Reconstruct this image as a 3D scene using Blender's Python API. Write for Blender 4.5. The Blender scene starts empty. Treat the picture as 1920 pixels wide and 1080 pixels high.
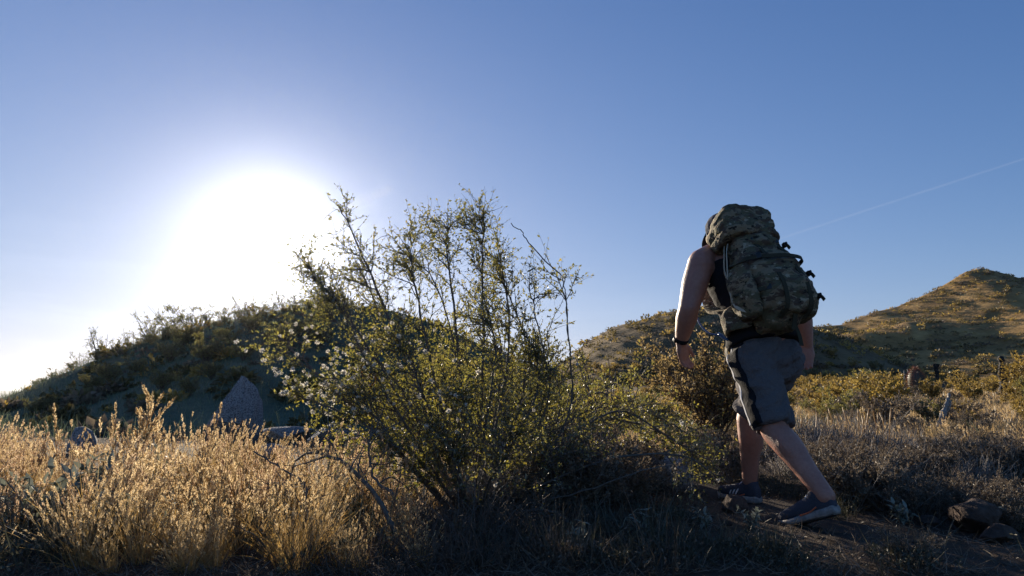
import bpy, bmesh, math, random
import numpy as np
from mathutils import Vector, Matrix

# ------------------------------------------------------------------ camera, world, sun, exposure
scene = bpy.context.scene
COL = scene.collection
F_PX, PITCH, CAM_H = 1144.0, math.radians(10.2), 0.60
cam_data = bpy.data.cameras.new('camera')
cam_data.sensor_width = 36.0
cam_data.lens = 36.0 * F_PX / 1920.0
cam_data.clip_start = 0.05
cam_data.clip_end = 60000.0
cam = bpy.data.objects.new('camera', cam_data)
COL.objects.link(cam)
cam.location = (0, 0, CAM_H)
cam.rotation_euler = (math.radians(90) + PITCH, 0, 0)
scene.camera = cam

def ray(u, v):
    x = (u - 960.0) / F_PX; z = (540.0 - v) / F_PX
    return np.array([x, math.cos(PITCH) - z * math.sin(PITCH), math.sin(PITCH) + z * math.cos(PITCH)])
def P(u, v, Y):
    d = ray(u, v)
    return np.array([0, 0, CAM_H]) + d * (Y / d[1])

SUN_DIR = ray(508, 442); SUN_DIR = SUN_DIR / np.linalg.norm(SUN_DIR)      # towards the sun
SUN_EL = math.asin(SUN_DIR[2]); SUN_AZ = math.atan2(SUN_DIR[0], SUN_DIR[1])  # azimuth from +Y, clockwise

world = bpy.data.worlds.new('World'); scene.world = world
world.use_nodes = True
wn, wl = world.node_tree.nodes, world.node_tree.links
wn.clear()
sky = wn.new('ShaderNodeTexSky'); sky.sky_type = 'NISHITA'; sky.sun_disc = False
sky.sun_elevation = SUN_EL; sky.sun_rotation = SUN_AZ
sky.altitude = 600; sky.air_density = 1.0; sky.dust_density = 0.0; sky.ozone_density = 3.0
SKY_STRENGTH = 0.070
bg = wn.new('ShaderNodeBackground'); bg.inputs['Strength'].default_value = SKY_STRENGTH
wout = wn.new('ShaderNodeOutputWorld')
def wmath(op, a, b=None, clamp=False):
    n = wn.new('ShaderNodeMath'); n.operation = op; n.use_clamp = clamp
    for i, s in enumerate((a, b)):
        if s is None: continue
        if isinstance(s, (int, float)): n.inputs[i].default_value = s
        else: wl.new(s, n.inputs[i])
    return n.outputs[0]
# aureole: light scattered forward by fine dust, a function of the angle from the sun only
tc = wn.new('ShaderNodeTexCoord')
nrm = wn.new('ShaderNodeVectorMath'); nrm.operation = 'NORMALIZE'; wl.new(tc.outputs['Generated'], nrm.inputs[0])
dot = wn.new('ShaderNodeVectorMath'); dot.operation = 'DOT_PRODUCT'
wl.new(nrm.outputs[0], dot.inputs[0]); dot.inputs[1].default_value = tuple(SUN_DIR)
ang = wmath('ARCCOSINE', wmath('MINIMUM', dot.outputs['Value'], 0.99999))
lob1 = wmath('MULTIPLY', wmath('EXPONENT', wmath('MULTIPLY', ang, -1.0 / 0.040)), 14.0)
sepz = wn.new('ShaderNodeSeparateXYZ'); wl.new(nrm.outputs[0], sepz.inputs[0])
lowair = wmath('EXPONENT', wmath('MULTIPLY', wmath('MAXIMUM', sepz.outputs['Z'], 0.0), -2.2))
lob2 = wmath('MULTIPLY', lowair, wmath('MULTIPLY', wmath('EXPONENT', wmath('MULTIPLY', ang, -1.0 / 0.60)), 5.0))
hcol = wn.new('ShaderNodeCombineColor')
for i, (k1, k2) in enumerate(((0.95, 1.0), (0.97, 0.66), (1.0, 0.48))): wl.new(wmath('ADD', wmath('MULTIPLY', lob1, k1), wmath('MULTIPLY', lob2, k2)), hcol.inputs[i])
# thin cirrus low in the sky
mp = wn.new('ShaderNodeMapping'); mp.inputs['Scale'].default_value = (1.6, 1.6, 14.0); mp.inputs['Rotation'].default_value = (0.05, 0.05, 0)
wl.new(nrm.outputs[0], mp.inputs['Vector'])
cn = wn.new('ShaderNodeTexNoise'); cn.inputs['Scale'].default_value = 2.3; cn.inputs['Detail'].default_value = 6; cn.inputs['Distortion'].default_value = 0.4
wl.new(mp.outputs[0], cn.inputs['Vector'])
sep = wn.new('ShaderNodeSeparateXYZ'); wl.new(nrm.outputs[0], sep.inputs[0])
lowmask = wmath('EXPONENT', wmath('MULTIPLY', wmath('POWER', wmath('SUBTRACT', sep.outputs['Z'], 0.10), 2.0), -90.0))
cmask = wmath('MULTIPLY', wmath('MULTIPLY', wmath('SUBTRACT', cn.outputs[0], 0.48, False), 4.0, True), lowmask)
cmask = wmath('MULTIPLY', wmath('MAXIMUM', cmask, 0.0), wmath('POWER', wmath('MAXIMUM', dot.outputs['Value'], 0.0), 5.0))
ccol = wn.new('ShaderNodeCombineColor')
for i, k in enumerate((0.5, 0.5, 0.52)): wl.new(wmath('MULTIPLY', cmask, k), ccol.inputs[i])
a1 = wn.new('ShaderNodeVectorMath'); a1.operation = 'ADD'; hsv = wn.new('ShaderNodeHueSaturation'); hsv.inputs['Saturation'].default_value = 1.22; hsv.inputs['Hue'].default_value = 0.503; wl.new(sky.outputs[0], hsv.inputs['Color']); 
den = wn.new('ShaderNodeVectorMath'); den.operation = 'MULTIPLY_ADD'; wl.new(hsv.outputs[0], den.inputs[0]); den.inputs[1].default_value = (0.13,) * 3; den.inputs[2].default_value = (0.78,) * 3
shl = wn.new('ShaderNodeVectorMath'); shl.operation = 'DIVIDE'; wl.new(hsv.outputs[0], shl.inputs[0]); wl.new(den.outputs[0], shl.inputs[1]); wb = wn.new('ShaderNodeVectorMath'); wb.operation = 'MULTIPLY'; wl.new(shl.outputs[0], wb.inputs[0]); wb.inputs[1].default_value = (0.81, 0.89, 1.16); wl.new(wb.outputs[0], a1.inputs[0]); wl.new(hcol.outputs[0], a1.inputs[1])
a2 = wn.new('ShaderNodeVectorMath'); a2.operation = 'ADD'; wl.new(a1.outputs[0], a2.inputs[0]); wl.new(ccol.outputs[0], a2.inputs[1])
wl.new(a2.outputs[0], bg.inputs['Color'])
wl.new(bg.outputs[0], wout.inputs['Surface'])

sun_data = bpy.data.lights.new('sun', 'SUN'); sun_data.energy = 5.0; sun_data.angle = math.radians(0.55); sun_data.color = (1.0, 0.86, 0.67)
sun = bpy.data.objects.new('sun', sun_data); COL.objects.link(sun)
sun.rotation_euler = Vector(-SUN_DIR).to_track_quat('-Z', 'Y').to_euler()
sun.location = (-20, 40, 30)

scene.view_settings.view_transform = 'Standard'; scene.view_settings.look = 'None'
scene.view_settings.exposure = 1.0; scene.view_settings.gamma = 1.0; scene.view_settings.use_curve_mapping = False
scene.render.engine = 'CYCLES'
scene.cycles.use_denoising = True
scene.cycles.max_bounces = 8; scene.cycles.transparent_max_bounces = 16

# ------------------------------------------------------------------ helpers
rng = np.random.default_rng(7)
random.seed(7)
def nv(a): a = np.asarray(a, float); return a / (np.linalg.norm(a, axis=-1, keepdims=True) + 1e-12)

def _hash(ix, iy, s):
    n = (ix.astype(np.int64) * 374761393 + iy.astype(np.int64) * 668265263 + s * 974634777) & 0x7fffffff
    n = ((n ^ (n >> 13)) * 1274126177) & 0x7fffffff
    return ((n ^ (n >> 16)) & 0xffff) / 65535.0
def vnoise(x, y, s=0):
    x = np.asarray(x, float); y = np.asarray(y, float)
    ix, iy = np.floor(x), np.floor(y); fx, fy = x - ix, y - iy
    fx = fx * fx * (3 - 2 * fx); fy = fy * fy * (3 - 2 * fy)
    a, b = _hash(ix, iy, s), _hash(ix + 1, iy, s); c, d = _hash(ix, iy + 1, s), _hash(ix + 1, iy + 1, s)
    return (a * (1 - fx) + b * fx) * (1 - fy) + (c * (1 - fx) + d * fx) * fy - 0.5
def fbm(x, y, s=0, o=4):
    r = 0; a = 1.0; f = 1.0
    for k in range(o):
        r = r + a * vnoise(np.asarray(x) * f, np.asarray(y) * f, s + k * 17); a *= 0.5; f *= 2.03
    return r

def tag(o, label=None, cat=None, group=None, kind=None):
    if label: o['label'] = label
    if cat: o['category'] = cat
    if group: o['group'] = group
    if kind: o['kind'] = kind
    return o
def empty(name, loc=(0, 0, 0), rz=0, scale=1.0):
    o = bpy.data.objects.new(name, None); COL.objects.link(o)
    o.location = tuple(loc); o.rotation_euler = (0, 0, rz); o.scale = (scale,) * 3
    o.empty_display_size = 0.1
    return o
class MB:
    """collects faces, builds one mesh"""
    def __init__(s): s.v = []; s.n = 0; s.q = []; s.t = []; s.qm = []; s.tm = []
    def add(s, v, q=None, t=None, m=0):
        v = np.asarray(v, float).reshape(-1, 3)
        if q is not None and len(q): q = np.asarray(q).reshape(-1, 4); s.q.append(q + s.n); s.qm.append(np.full(len(q), m))
        if t is not None and len(t): t = np.asarray(t).reshape(-1, 3); s.t.append(t + s.n); s.tm.append(np.full(len(t), m))
        s.v.append(v); s.n += len(v); return s
    def mesh(s, name, smooth=True):
        me = bpy.data.meshes.new(name)
        v = np.concatenate(s.v) if s.v else np.zeros((0, 3))
        q = np.concatenate(s.q) if s.q else np.zeros((0, 4), int)
        t = np.concatenate(s.t) if s.t else np.zeros((0, 3), int)
        me.vertices.add(len(v)); me.vertices.foreach_set('co', v.ravel())
        me.loops.add(q.size + t.size); me.polygons.add(len(q) + len(t))
        me.loops.foreach_set('vertex_index', np.concatenate([q.ravel(), t.ravel()]).astype(np.int32))
        st = np.concatenate([np.arange(len(q)) * 4, q.size + np.arange(len(t)) * 3]).astype(np.int32)
        me.polygons.foreach_set('loop_start', st)
        mi = np.concatenate([np.concatenate(s.qm) if s.qm else np.zeros(0), np.concatenate(s.tm) if s.tm else np.zeros(0)]).astype(np.int32)
        me.polygons.foreach_set('material_index', mi)
        me.polygons.foreach_set('use_smooth', np.full(len(mi), smooth))
        me.update(calc_edges=True); me.validate()
        return me
    def build(s, name, mats, parent=None, smooth=True):
        me = s.mesh(name, smooth)
        return link(name, me, mats, parent)
def link(name, me, mats=None, parent=None):
    if mats is not None and len(me.materials) == 0:
        for m in (mats if isinstance(mats, (list, tuple)) else [mats]): me.materials.append(m)
    o = bpy.data.objects.new(name, me); COL.objects.link(o)
    if parent: o.parent = parent
    return o
def copy_tree(o, parent=None):
    c = o.copy(); COL.objects.link(c); c.parent = parent
    for ch in o.children: copy_tree(ch, c)
    return c

def tube(mb, pts, rad, sides=5, m=0, cap=True):
    pts = np.asarray(pts, float); n = len(pts); rad = np.broadcast_to(np.asarray(rad, float), (n,))
    tan = nv(np.gradient(pts, axis=0))
    ref = np.array([0, 0, 1.0]) if abs(tan[0][2]) < 0.9 else np.array([1.0, 0, 0])
    u = nv(np.cross(tan[0], ref)); V = []
    a = np.arange(sides) * 2 * math.pi / sides
    for i in range(n):
        u = nv(u - tan[i] * np.dot(u, tan[i])); w = np.cross(tan[i], u)
        V.append(pts[i] + rad[i] * (np.cos(a)[:, None] * u + np.sin(a)[:, None] * w))
    V = np.concatenate(V)
    i, j = np.meshgrid(np.arange(n - 1), np.arange(sides), indexing='ij'); jn = (j + 1) % sides
    q = np.stack([i * sides + j, i * sides + jn, (i + 1) * sides + jn, (i + 1) * sides + j], -1).reshape(-1, 4)
    t = []
    if cap:
        V = np.concatenate([V, pts[:1], pts[-1:]]); k = n * sides
        for j in range(sides):
            t.append((k, (j + 1) % sides, j)); t.append((k + 1, (n - 1) * sides + j, (n - 1) * sides + (j + 1) % sides))
    mb.add(V, q, t, m)
def spline(ctrl, n):
    """Catmull-Rom through control points"""
    c = np.asarray(ctrl, float); c = np.vstack([2 * c[0] - c[1], c, 2 * c[-1] - c[-2]])
    s = np.linspace(0, len(c) - 3 - 1e-6, n); i = s.astype(int); f = (s - i)[:, None]
    p0, p1, p2, p3 = c[i], c[i + 1], c[i + 2], c[i + 3]
    return 0.5 * (2 * p1 + (p2 - p0) * f + (2 * p0 - 5 * p1 + 4 * p2 - p3) * f ** 2 + (3 * p1 - p0 - 3 * p2 + p3) * f ** 3)
def leaves(mb, c, d, nr, L, W, fold=0.25, m=0):
    """folded diamond leaves: base c, direction d, normal nr"""
    c = np.asarray(c, float); d = nv(d); s = nv(np.cross(d, nr)); nn = nv(np.cross(s, d))
    L = np.broadcast_to(L, (len(c),))[:, None]; W = np.broadcast_to(W, (len(c),))[:, None]
    v = np.stack([c, c + d * L * .5 + s * W * .5 + nn * W * fold, c + d * L, c + d * L * .5 - s * W * .5 + nn * W * fold], 1)
    b = np.arange(len(c))[:, None] * 4
    t = np.stack([b + [[0, 1, 2]], b + [[0, 2, 3]]], 1).reshape(-1, 3)
    mb.add(v.reshape(-1, 3), None, t, m)
def blades(mb, base, direc, H, W, bend, segs=4, m=0):
    """curved tapering grass blades: base (B,3), initial direction, height, width, bend vector"""
    B = len(base); direc = nv(direc); H = np.broadcast_to(H, (B,))[:, None]; W = np.broadcast_to(W, (B,))[:, None]
    side = nv(np.cross(direc, nv(rng.normal(size=(B, 3)))))
    V = []
    for k in range(segs + 1):
        f = k / segs
        c = base + direc * H * f + bend * H * f * f
        w = W * (1 - 0.85 * f ** 1.5) * 0.5
        V += [c - side * w, c + side * w]
    v = np.stack(V, 1); b = np.arange(B)[:, None] * (2 * (segs + 1))
    q = np.concatenate([b + np.array([[2 * k, 2 * k + 1, 2 * k + 3, 2 * k + 2]]) for k in range(segs)], 0)
    mb.add(v.reshape(-1, 3), q, None, m)
    return V[-1]
def rand_dirs(n): return nv(rng.normal(size=(n, 3)))

# ------------------------------------------------------------------ materials
class NT:
    def __init__(s, name):
        s.m = bpy.data.materials.new(name); s.m.use_nodes = True
        s.n = s.m.node_tree.nodes; s.l = s.m.node_tree.links; s.n.clear()
        s.out = s.n.new('ShaderNodeOutputMaterial')
    def node(s, t, **kw):
        n = s.n.new(t)
        for k, v in kw.items():
            if k in n.inputs.keys():
                if hasattr(v, 'is_linked') or isinstance(v, bpy.types.NodeSocket): s.l.new(v, n.inputs[k])
                else: n.inputs[k].default_value = v
            else: setattr(n, k, v)
        return n
    def link(s, a, b): s.l.new(a, b)
    def coords(s, kind='Object'):
        return s.node('ShaderNodeTexCoord').outputs[kind]
    def noise(s, scale, detail=4, vec=None, rough=0.55, dist=0.0):
        n = s.node('ShaderNodeTexNoise', Scale=scale, Detail=detail, Roughness=rough, Distortion=dist)
        if vec is not None: s.link(vec, n.inputs['Vector'])
        return n.outputs['Fac']
    def ramp(s, fac, stops, interp='LINEAR'):
        r = s.node('ShaderNodeValToRGB'); r.color_ramp.interpolation = interp
        e = r.color_ramp.elements
        while len(e) < len(stops): e.new(0.5)
        for k, (p, c) in enumerate(stops): e[k].position = p; e[k].color = (*c, 1)
        s.link(fac, r.inputs[0]); return r.outputs[0]
    def mix(s, fac, a, b, mode='MIX'):
        n = s.n.new('ShaderNodeMix'); n.data_type = 'RGBA'; n.blend_type = mode
        for i, x in ((0, fac), (6, a), (7, b)):
            if isinstance(x, bpy.types.NodeSocket): s.link(x, n.inputs[i])
            elif i == 0: n.inputs[0].default_value = x
            else: n.inputs[i].default_value = (*x, 1)
        return n.outputs[2]
    def math(s, op, a, b=0.0):
        n = s.n.new('ShaderNodeMath'); n.operation = op
        for i, x in enumerate((a, b)):
            if isinstance(x, bpy.types.NodeSocket): s.link(x, n.inputs[i])
            else: n.inputs[i].default_value = x
        return n.outputs[0]
    def bump(s, h, strength=0.4, dist=0.02):
        b = s.node('ShaderNodeBump', Strength=strength, Distance=dist); s.link(h, b.inputs['Height']); return b.outputs[0]
    def principled(s, col, rough=0.8, normal=None, **kw):
        b = s.node('ShaderNodeBsdfPrincipled', Roughness=rough)
        b.inputs['Specular IOR Level'].default_value = kw.pop('spec', 0.3)
        if isinstance(col, bpy.types.NodeSocket): s.link(col, b.inputs['Base Color'])
        else: b.inputs['Base Color'].default_value = (*col, 1)
        for k, v in kw.items(): b.inputs[k].default_value = v
        if normal is not None: s.link(normal, b.inputs['Normal'])
        s.link(b.outputs[0], s.out.inputs['Surface']); return b
    def leafy(s, col, trans=0.5, gloss=0.06, tcol=None):
        d = s.node('ShaderNodeBsdfDiffuse'); t = s.node('ShaderNodeBsdfTranslucent'); g = s.node('ShaderNodeBsdfGlossy', Roughness=0.45)
        s.link(col, d.inputs[0]); s.link(tcol if tcol is not None else col, t.inputs[0])
        g.inputs[0].default_value = (1, 1, 1, 1)
        m1 = s.node('ShaderNodeMixShader'); m1.inputs[0].default_value = trans; s.link(d.outputs[0], m1.inputs[1]); s.link(t.outputs[0], m1.inputs[2])
        m2 = s.node('ShaderNodeMixShader'); m2.inputs[0].default_value = gloss; s.link(m1.outputs[0], m2.inputs[1]); s.link(g.outputs[0], m2.inputs[2])
        s.link(m2.outputs[0], s.out.inputs['Surface']); return s.m
    def objrand(s): return s.node('ShaderNodeObjectInfo').outputs['Random']
    def island(s): return s.node('ShaderNodeNewGeometry').outputs['Random Per Island']
M = {}
def leaf_mat(name, cols, trans=0.5, gloss=0.05, tint=None):
    t = NT(name); k = t.math('ADD', t.math('MULTIPLY', t.island(), 0.75), t.math('MULTIPLY', t.objrand(), 0.25))
    n = len(cols); c = t.ramp(k, [(i / max(1, n - 1), cc) for i, cc in enumerate(cols)])
    tc_ = t.mix(1.0, c, tint, 'MULTIPLY') if tint else None
    M[name] = t.leafy(c, trans, gloss, tc_); return M[name]
def bark_mat(name, c1, c2, scale=60):
    t = NT(name); co = t.coords()
    n = t.noise(scale, 5, co); c = t.ramp(n, [(0.3, c1), (0.7, c2)])
    t.principled(c, 0.85, t.bump(n, 0.5, 0.004)); M[name] = t.m; return t.m
# ------------------------------------------------------------------ terrain
def prof(px, Y):
    pts = np.array([P(u, v, Y) for u, v in px]); return pts[:, 0], pts[:, 2]
KN_Y = 26.0
KX, KZ = prof([(-900, 1000), (-400, 930), (-150, 870), (0, 782), (60, 742), (100, 716), (150, 690), (220, 657), (300, 632), (400, 604), (500, 584), (600, 571), (690, 573), (760, 590), (850, 622), (950, 668), (1040, 712), (1120, 748), (1300, 770)], KN_Y)
CE_Y = 120.0
CX, CZ = prof([(900, 770), (1000, 720), (1060, 676), (1100, 641), (1150, 613), (1200, 600), (1250, 586), (1300, 578), (1350, 581), (1420, 592), (1500, 610), (1560, 632), (1640, 676), (1720, 730), (1900, 760)], CE_Y)
RI_Y = 270.0
RX, RZ = prof([(1000, 760), (1300, 680), (1440, 625), (1520, 611), (1580, 606), (1640, 584), (1680, 578), (1720, 561), (1760, 541), (1790, 522), (1810, 509), (1840, 503), (1870, 511), (1920, 524), (2010, 556), (2150, 600), (2350, 660), (2700, 760)], RI_Y)

def base_z(x, y):
    x = np.asarray(x, float); y = np.asarray(y, float)
    z = 0.05 * fbm(x * 0.9, y * 0.9, 3) + 0.02 * fbm(x * 4, y * 4, 5, 3)
    z = z * np.clip(1.4 - np.hypot(x, y) * .002, .2, 1)
    d = np.hypot(x, y)
    rise = np.clip((y - 14) / 200.0, 0, 1.3) * np.clip((x + 4) / 20.0, 0, 1) * 6.5
    fall = -np.clip((-x - 18) / 200.0, 0, 1) * 4.0
    big = 0.25 * fbm(x * 0.08, y * 0.08, 11, 3) * np.clip((d - 6) / 20, 0, 1)
    # dip of the worn footpath
    px = path_x(y); w = np.exp(-((x - px) / 0.32) ** 2) * np.clip((9 - y) / 2, 0, 1)
    # low hump of ground behind the bushes, left of the path
    hump = 0.16 * np.exp(-(((x - 1.0) / 0.8) ** 2 + ((y - 5.6) / 0.7) ** 2))
    return z + rise + fall + big - 0.02 * w + hump
def path_x(y):
    y = np.asarray(y, float)
    return np.interp(y, [-3, 0, 1.6, 2.6, 3.3, 4.2, 5.5, 7.0, 9.5], [3.6, 2.8, 2.0, 1.62, 1.42, 1.25, 1.35, 1.8, 2.0])
def knoll_z(x, y):
    r = np.interp(x * KN_Y / np.maximum(np.abs(y) * 0.35 + KN_Y * 0.65, 1), KX, KZ)
    y0 = 9.0 + 1.2 * fbm(x * .15, x * 0 + 2, 21, 3) + np.clip((-x - 7) / 13.0, 0, 1) * 8.0
    t = np.clip((y - y0) / (KN_Y - y0), 0, 1)
    front = 0.35 * t + 0.65 * t * t * (2.2 - 1.2 * t)
    back = np.clip(1 - (y - KN_Y) / 40.0, -0.1, 1)
    s = np.where(y < KN_Y, front, back * 1.0)
    z = (r + 0.45) * s - 0.45 + 0.18 * fbm(x * .5, y * .5, 31, 4) * np.clip(s, 0, 1) * np.clip((KN_Y + 3 - y) / 6.0, 0.35, 1)
    return np.where(y < y0, -0.6, z)
def center_z(x, y):
    r = np.interp(x * CE_Y / np.maximum(y * 0.5 + CE_Y * 0.5, 1), CX, CZ)
    t = np.clip((y - 62) / (CE_Y - 62), 0, 1); front = 0.5 * t + 0.5 * t ** 2 * (3 - 2 * t)
    s = np.where(y < CE_Y, front, np.clip(1 - (y - CE_Y) / 90.0, -0.1, 1))
    return (r + 2) * s - 2 + 1.6 * fbm(x * .06, y * .06, 41, 5) * np.clip(s * 2, 0, 1) * np.clip((CE_Y + 8 - y) / 25.0, .25, 1)
def right_z(x, y):
    r = np.interp(x * RI_Y / np.maximum(y * 0.5 + RI_Y * 0.5, 1), RX, RZ)
    t = np.clip((y - 95) / (RI_Y - 95), 0, 1); front = 0.35 * t + 0.65 * t ** 2.2 * (2 - t)
    front = 0.45 * t + 0.55 * t ** 2
    s = np.where(y < RI_Y, front, np.clip(1 - (y - RI_Y) / 200.0, -0.1, 1))
    return (r + 3) * s - 3 + 7.0 * fbm(x * .022, y * .022, 51, 5) * np.clip(s * 1.6, 0, 1) * np.clip((RI_Y + 10 - y) / 60.0, .2, 1)
def ground_z(x, y):
    """height of the highest surface"""
    z = base_z(x, y)
    x = np.asarray(x, float); y = np.asarray(y, float)
    z = np.where((y > 7.5), np.maximum(z, knoll_z(x, y)), z)
    z = np.where((y > 62) & (y < 210), np.maximum(z, center_z(x, y)), z)
    z = np.where((y > 95), np.maximum(z, right_z(x, y)), z)
    return z

def soil_mat(name, cols, s1, s2, bump_d, spec=0.1):
    t = NT(name); co = t.coords('Object')
    n1 = t.noise(s1, 6, co); n2 = t.noise(s2, 5, co, 0.7)
    k = t.math('ADD', t.math('MULTIPLY', n1, 0.65), t.math('MULTIPLY', n2, 0.35))
    c = t.ramp(k, [(0.3, cols[0]), (0.5, cols[1]), (0.7, cols[2])])
    t.principled(c, 0.95, t.bump(t.math('ADD', n2, t.math('MULTIPLY', n1, .5)), 0.7, bump_d), spec=spec)
    M[name] = t.m; return t.m
soil_mat('soil', [(0.045, 0.033, 0.026), (0.08, 0.058, 0.043), (0.13, 0.095, 0.068)], 2.2, 40, 0.03)
soil_mat('dimmed_path_dirt', [(0.035, 0.028, 0.024), (0.062, 0.048, 0.039), (0.10, 0.078, 0.062)], 3.0, 70, 0.015)  # dirt darkened, dimness of the lower corner put into its colour
soil_mat('veiled_knoll_soil', [(0.06, 0.085, 0.06), (0.11, 0.13, 0.085), (0.19, 0.185, 0.115)], 0.7, 6, 0.10)  # lighter and greener, the pale glare over the knoll put into its colour
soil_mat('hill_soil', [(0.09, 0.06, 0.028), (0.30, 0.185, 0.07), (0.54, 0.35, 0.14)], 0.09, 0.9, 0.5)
soil_mat('shaded_hill_soil', [(0.06, 0.05, 0.03), (0.15, 0.105, 0.055), (0.27, 0.19, 0.095)], 0.09, 0.9, 0.5)  # darker copy of hill_soil, the middle hill's shade put into its colour
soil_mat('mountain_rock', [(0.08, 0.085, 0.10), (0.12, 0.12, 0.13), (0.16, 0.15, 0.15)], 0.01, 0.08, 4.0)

def grid(xs, ys, zf):
    X, Y = np.meshgrid(xs, ys, indexing='ij'); Z = zf(X, Y)
    nx, ny = X.shape; i, j = np.meshgrid(np.arange(nx - 1), np.arange(ny - 1), indexing='ij')
    q = np.stack([i * ny + j, (i + 1) * ny + j, (i + 1) * ny + j + 1, i * ny + j + 1], -1).reshape(-1, 4)
    return np.stack([X, Y, Z], -1).reshape(-1, 3), q
# ground: one polar sheet out to the horizon
rr = np.concatenate([np.linspace(0.0, 12, 150)[1:], 12 * np.exp(np.linspace(0, math.log(900), 150))[1:]])
aa = np.linspace(0, 2 * math.pi, 361)[:-1]
R_, A_ = np.meshgrid(rr, aa, indexing='ij'); X_, Y_ = R_ * np.sin(A_), R_ * np.cos(A_)
Z_ = base_z(X_, Y_)
n_, m_ = X_.shape; i_, j_ = np.meshgrid(np.arange(n_ - 1), np.arange(m_), indexing='ij'); jn_ = (j_ + 1) % m_
q_ = np.stack([i_ * m_ + j_, i_ * m_ + jn_, (i_ + 1) * m_ + jn_, (i_ + 1) * m_ + j_], -1).reshape(-1, 4)[:, ::-1]
V_ = np.concatenate([np.stack([X_, Y_, Z_], -1).reshape(-1, 3), [[0, 0, float(base_z(0, 0))]]])
t_ = np.stack([np.full(m_, n_ * m_), np.arange(m_), (np.arange(m_) + 1) % m_], -1)[:, ::-1]
mb = MB(); mb.add(V_, q_, t_); tag(mb.build('ground', M['soil']), kind='structure', label='brown desert ground with dry litter')
# footpath, a thin worn sheet over the ground
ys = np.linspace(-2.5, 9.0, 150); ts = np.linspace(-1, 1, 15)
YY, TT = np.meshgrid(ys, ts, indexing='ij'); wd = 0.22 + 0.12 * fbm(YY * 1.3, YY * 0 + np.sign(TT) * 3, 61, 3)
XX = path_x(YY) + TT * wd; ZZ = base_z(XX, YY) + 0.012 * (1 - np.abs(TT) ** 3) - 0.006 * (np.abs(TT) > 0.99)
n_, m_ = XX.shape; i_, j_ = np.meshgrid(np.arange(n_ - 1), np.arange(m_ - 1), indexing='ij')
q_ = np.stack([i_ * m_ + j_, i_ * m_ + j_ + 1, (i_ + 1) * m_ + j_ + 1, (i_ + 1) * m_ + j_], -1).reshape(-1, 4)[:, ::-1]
mb = MB(); mb.add(np.stack([XX, YY, ZZ], -1), q_); tag(mb.build('footpath', M['dimmed_path_dirt']), kind='structure', label='worn dirt footpath through the scrub')
# hills
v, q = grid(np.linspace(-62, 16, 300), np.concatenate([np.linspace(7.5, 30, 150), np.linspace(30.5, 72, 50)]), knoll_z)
mb = MB(); mb.add(v, q); tag(mb.build('hill', M['veiled_knoll_soil']), kind='structure', label='shaded green knoll below the sun')
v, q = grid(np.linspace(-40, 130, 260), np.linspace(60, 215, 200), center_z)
mb = MB(); mb.add(v, q); tag(mb.build('hill', M['shaded_hill_soil']), kind='structure', label='rounded brown hill behind the hiker')
v, q = grid(np.linspace(-60, 560, 420), np.linspace(94, 480, 260), right_z)
mb = MB(); mb.add(v, q); tag(mb.build('hill', M['hill_soil']), kind='structure', label='tall sunlit hill with a rounded summit')
def ridge(name, Y, zs, seed, amp, label, x0=-9000, x1=9000, n=500, depth=900):
    xs = np.linspace(x0, x1, n); crest = zs + amp * fbm(xs / (Y * .22), xs * 0 + seed, seed, 5)
    ys = np.linspace(-depth, depth, 15); X, D = np.meshgrid(xs, ys, indexing='ij')
    Z = np.maximum(crest, 8)[:, None] * (1 - np.abs(D) / depth) ** 0.8 - 12 + amp * .3 * fbm(X / 160, D / 160, seed + 5, 4)
    v = np.stack([X, Y + D, Z], -1); ny = len(ys); i, j = np.meshgrid(np.arange(n - 1), np.arange(ny - 1), indexing='ij')
    q = np.stack([i * ny + j, (i + 1) * ny + j, (i + 1) * ny + j + 1, i * ny + j + 1], -1).reshape(-1, 4)
    mb = MB(); mb.add(v, q); tag(mb.build(name, M['mountain_rock']), kind='structure', label=label)
ridge('mountain', 3000, 30, 3, 12, 'dark blue distant ridge on the horizon', depth=500, x0=-7000, x1=-1200)
ridge('mountain', 4700, 66, 9, 18, 'pale blue distant mountain ridge on the horizon', depth=600, x0=-8000, x1=-2000)
# ------------------------------------------------------------------ hiker
def cloth_mat(name, c1, c2, scale=400, bumpd=0.002, big=9, rough=0.9, wr=0.5):
    t = NT(name); co = t.coords()
    n = t.noise(scale, 2, co); w = t.noise(big, 3, co, 0.5, 1.2)
    c = t.ramp(n, [(0.35, c1), (0.65, c2)])
    h = t.math('ADD', t.math('MULTIPLY', w, 6.0), n)
    t.principled(c, rough, t.bump(h, wr, bumpd), spec=0.2); M[name] = t.m
cloth_mat('shorts_grey', (0.105, 0.093, 0.094), (0.185, 0.168, 0.17), 500, 0.006, 22, .9, .8)
cloth_mat('black_fabric', (0.008, 0.008, 0.010), (0.018, 0.018, 0.022), 500, 0.003, 12)
cloth_mat('white_piping', (0.55, 0.55, 0.58), (0.7, 0.7, 0.72), 500, 0.001)
cloth_mat('cap_navy', (0.015, 0.022, 0.045), (0.03, 0.04, 0.075), 500, 0.001)
cloth_mat('shoe_mesh', (0.035, 0.038, 0.055), (0.075, 0.08, 0.105), 900, 0.001, 40)
cloth_mat('shoe_white', (0.20, 0.185, 0.18), (0.33, 0.31, 0.30), 45, 0.001, 30, 0.7)
cloth_mat('shoe_orange', (0.5, 0.12, 0.06), (0.6, 0.16, 0.08), 300)
cloth_mat('sock_grey', (0.05, 0.05, 0.06), (0.09, 0.09, 0.1), 800, 0.001)
cloth_mat('webbing', (0.035, 0.035, 0.024), (0.065, 0.060, 0.040), 900, 0.001, 60)
cloth_mat('sunlit_tan_webbing', (0.42, 0.37, 0.28), (0.58, 0.52, 0.41), 900, 0.001, 60)  # tan webbing made paler to carry sunlit streaks on the pack
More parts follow.
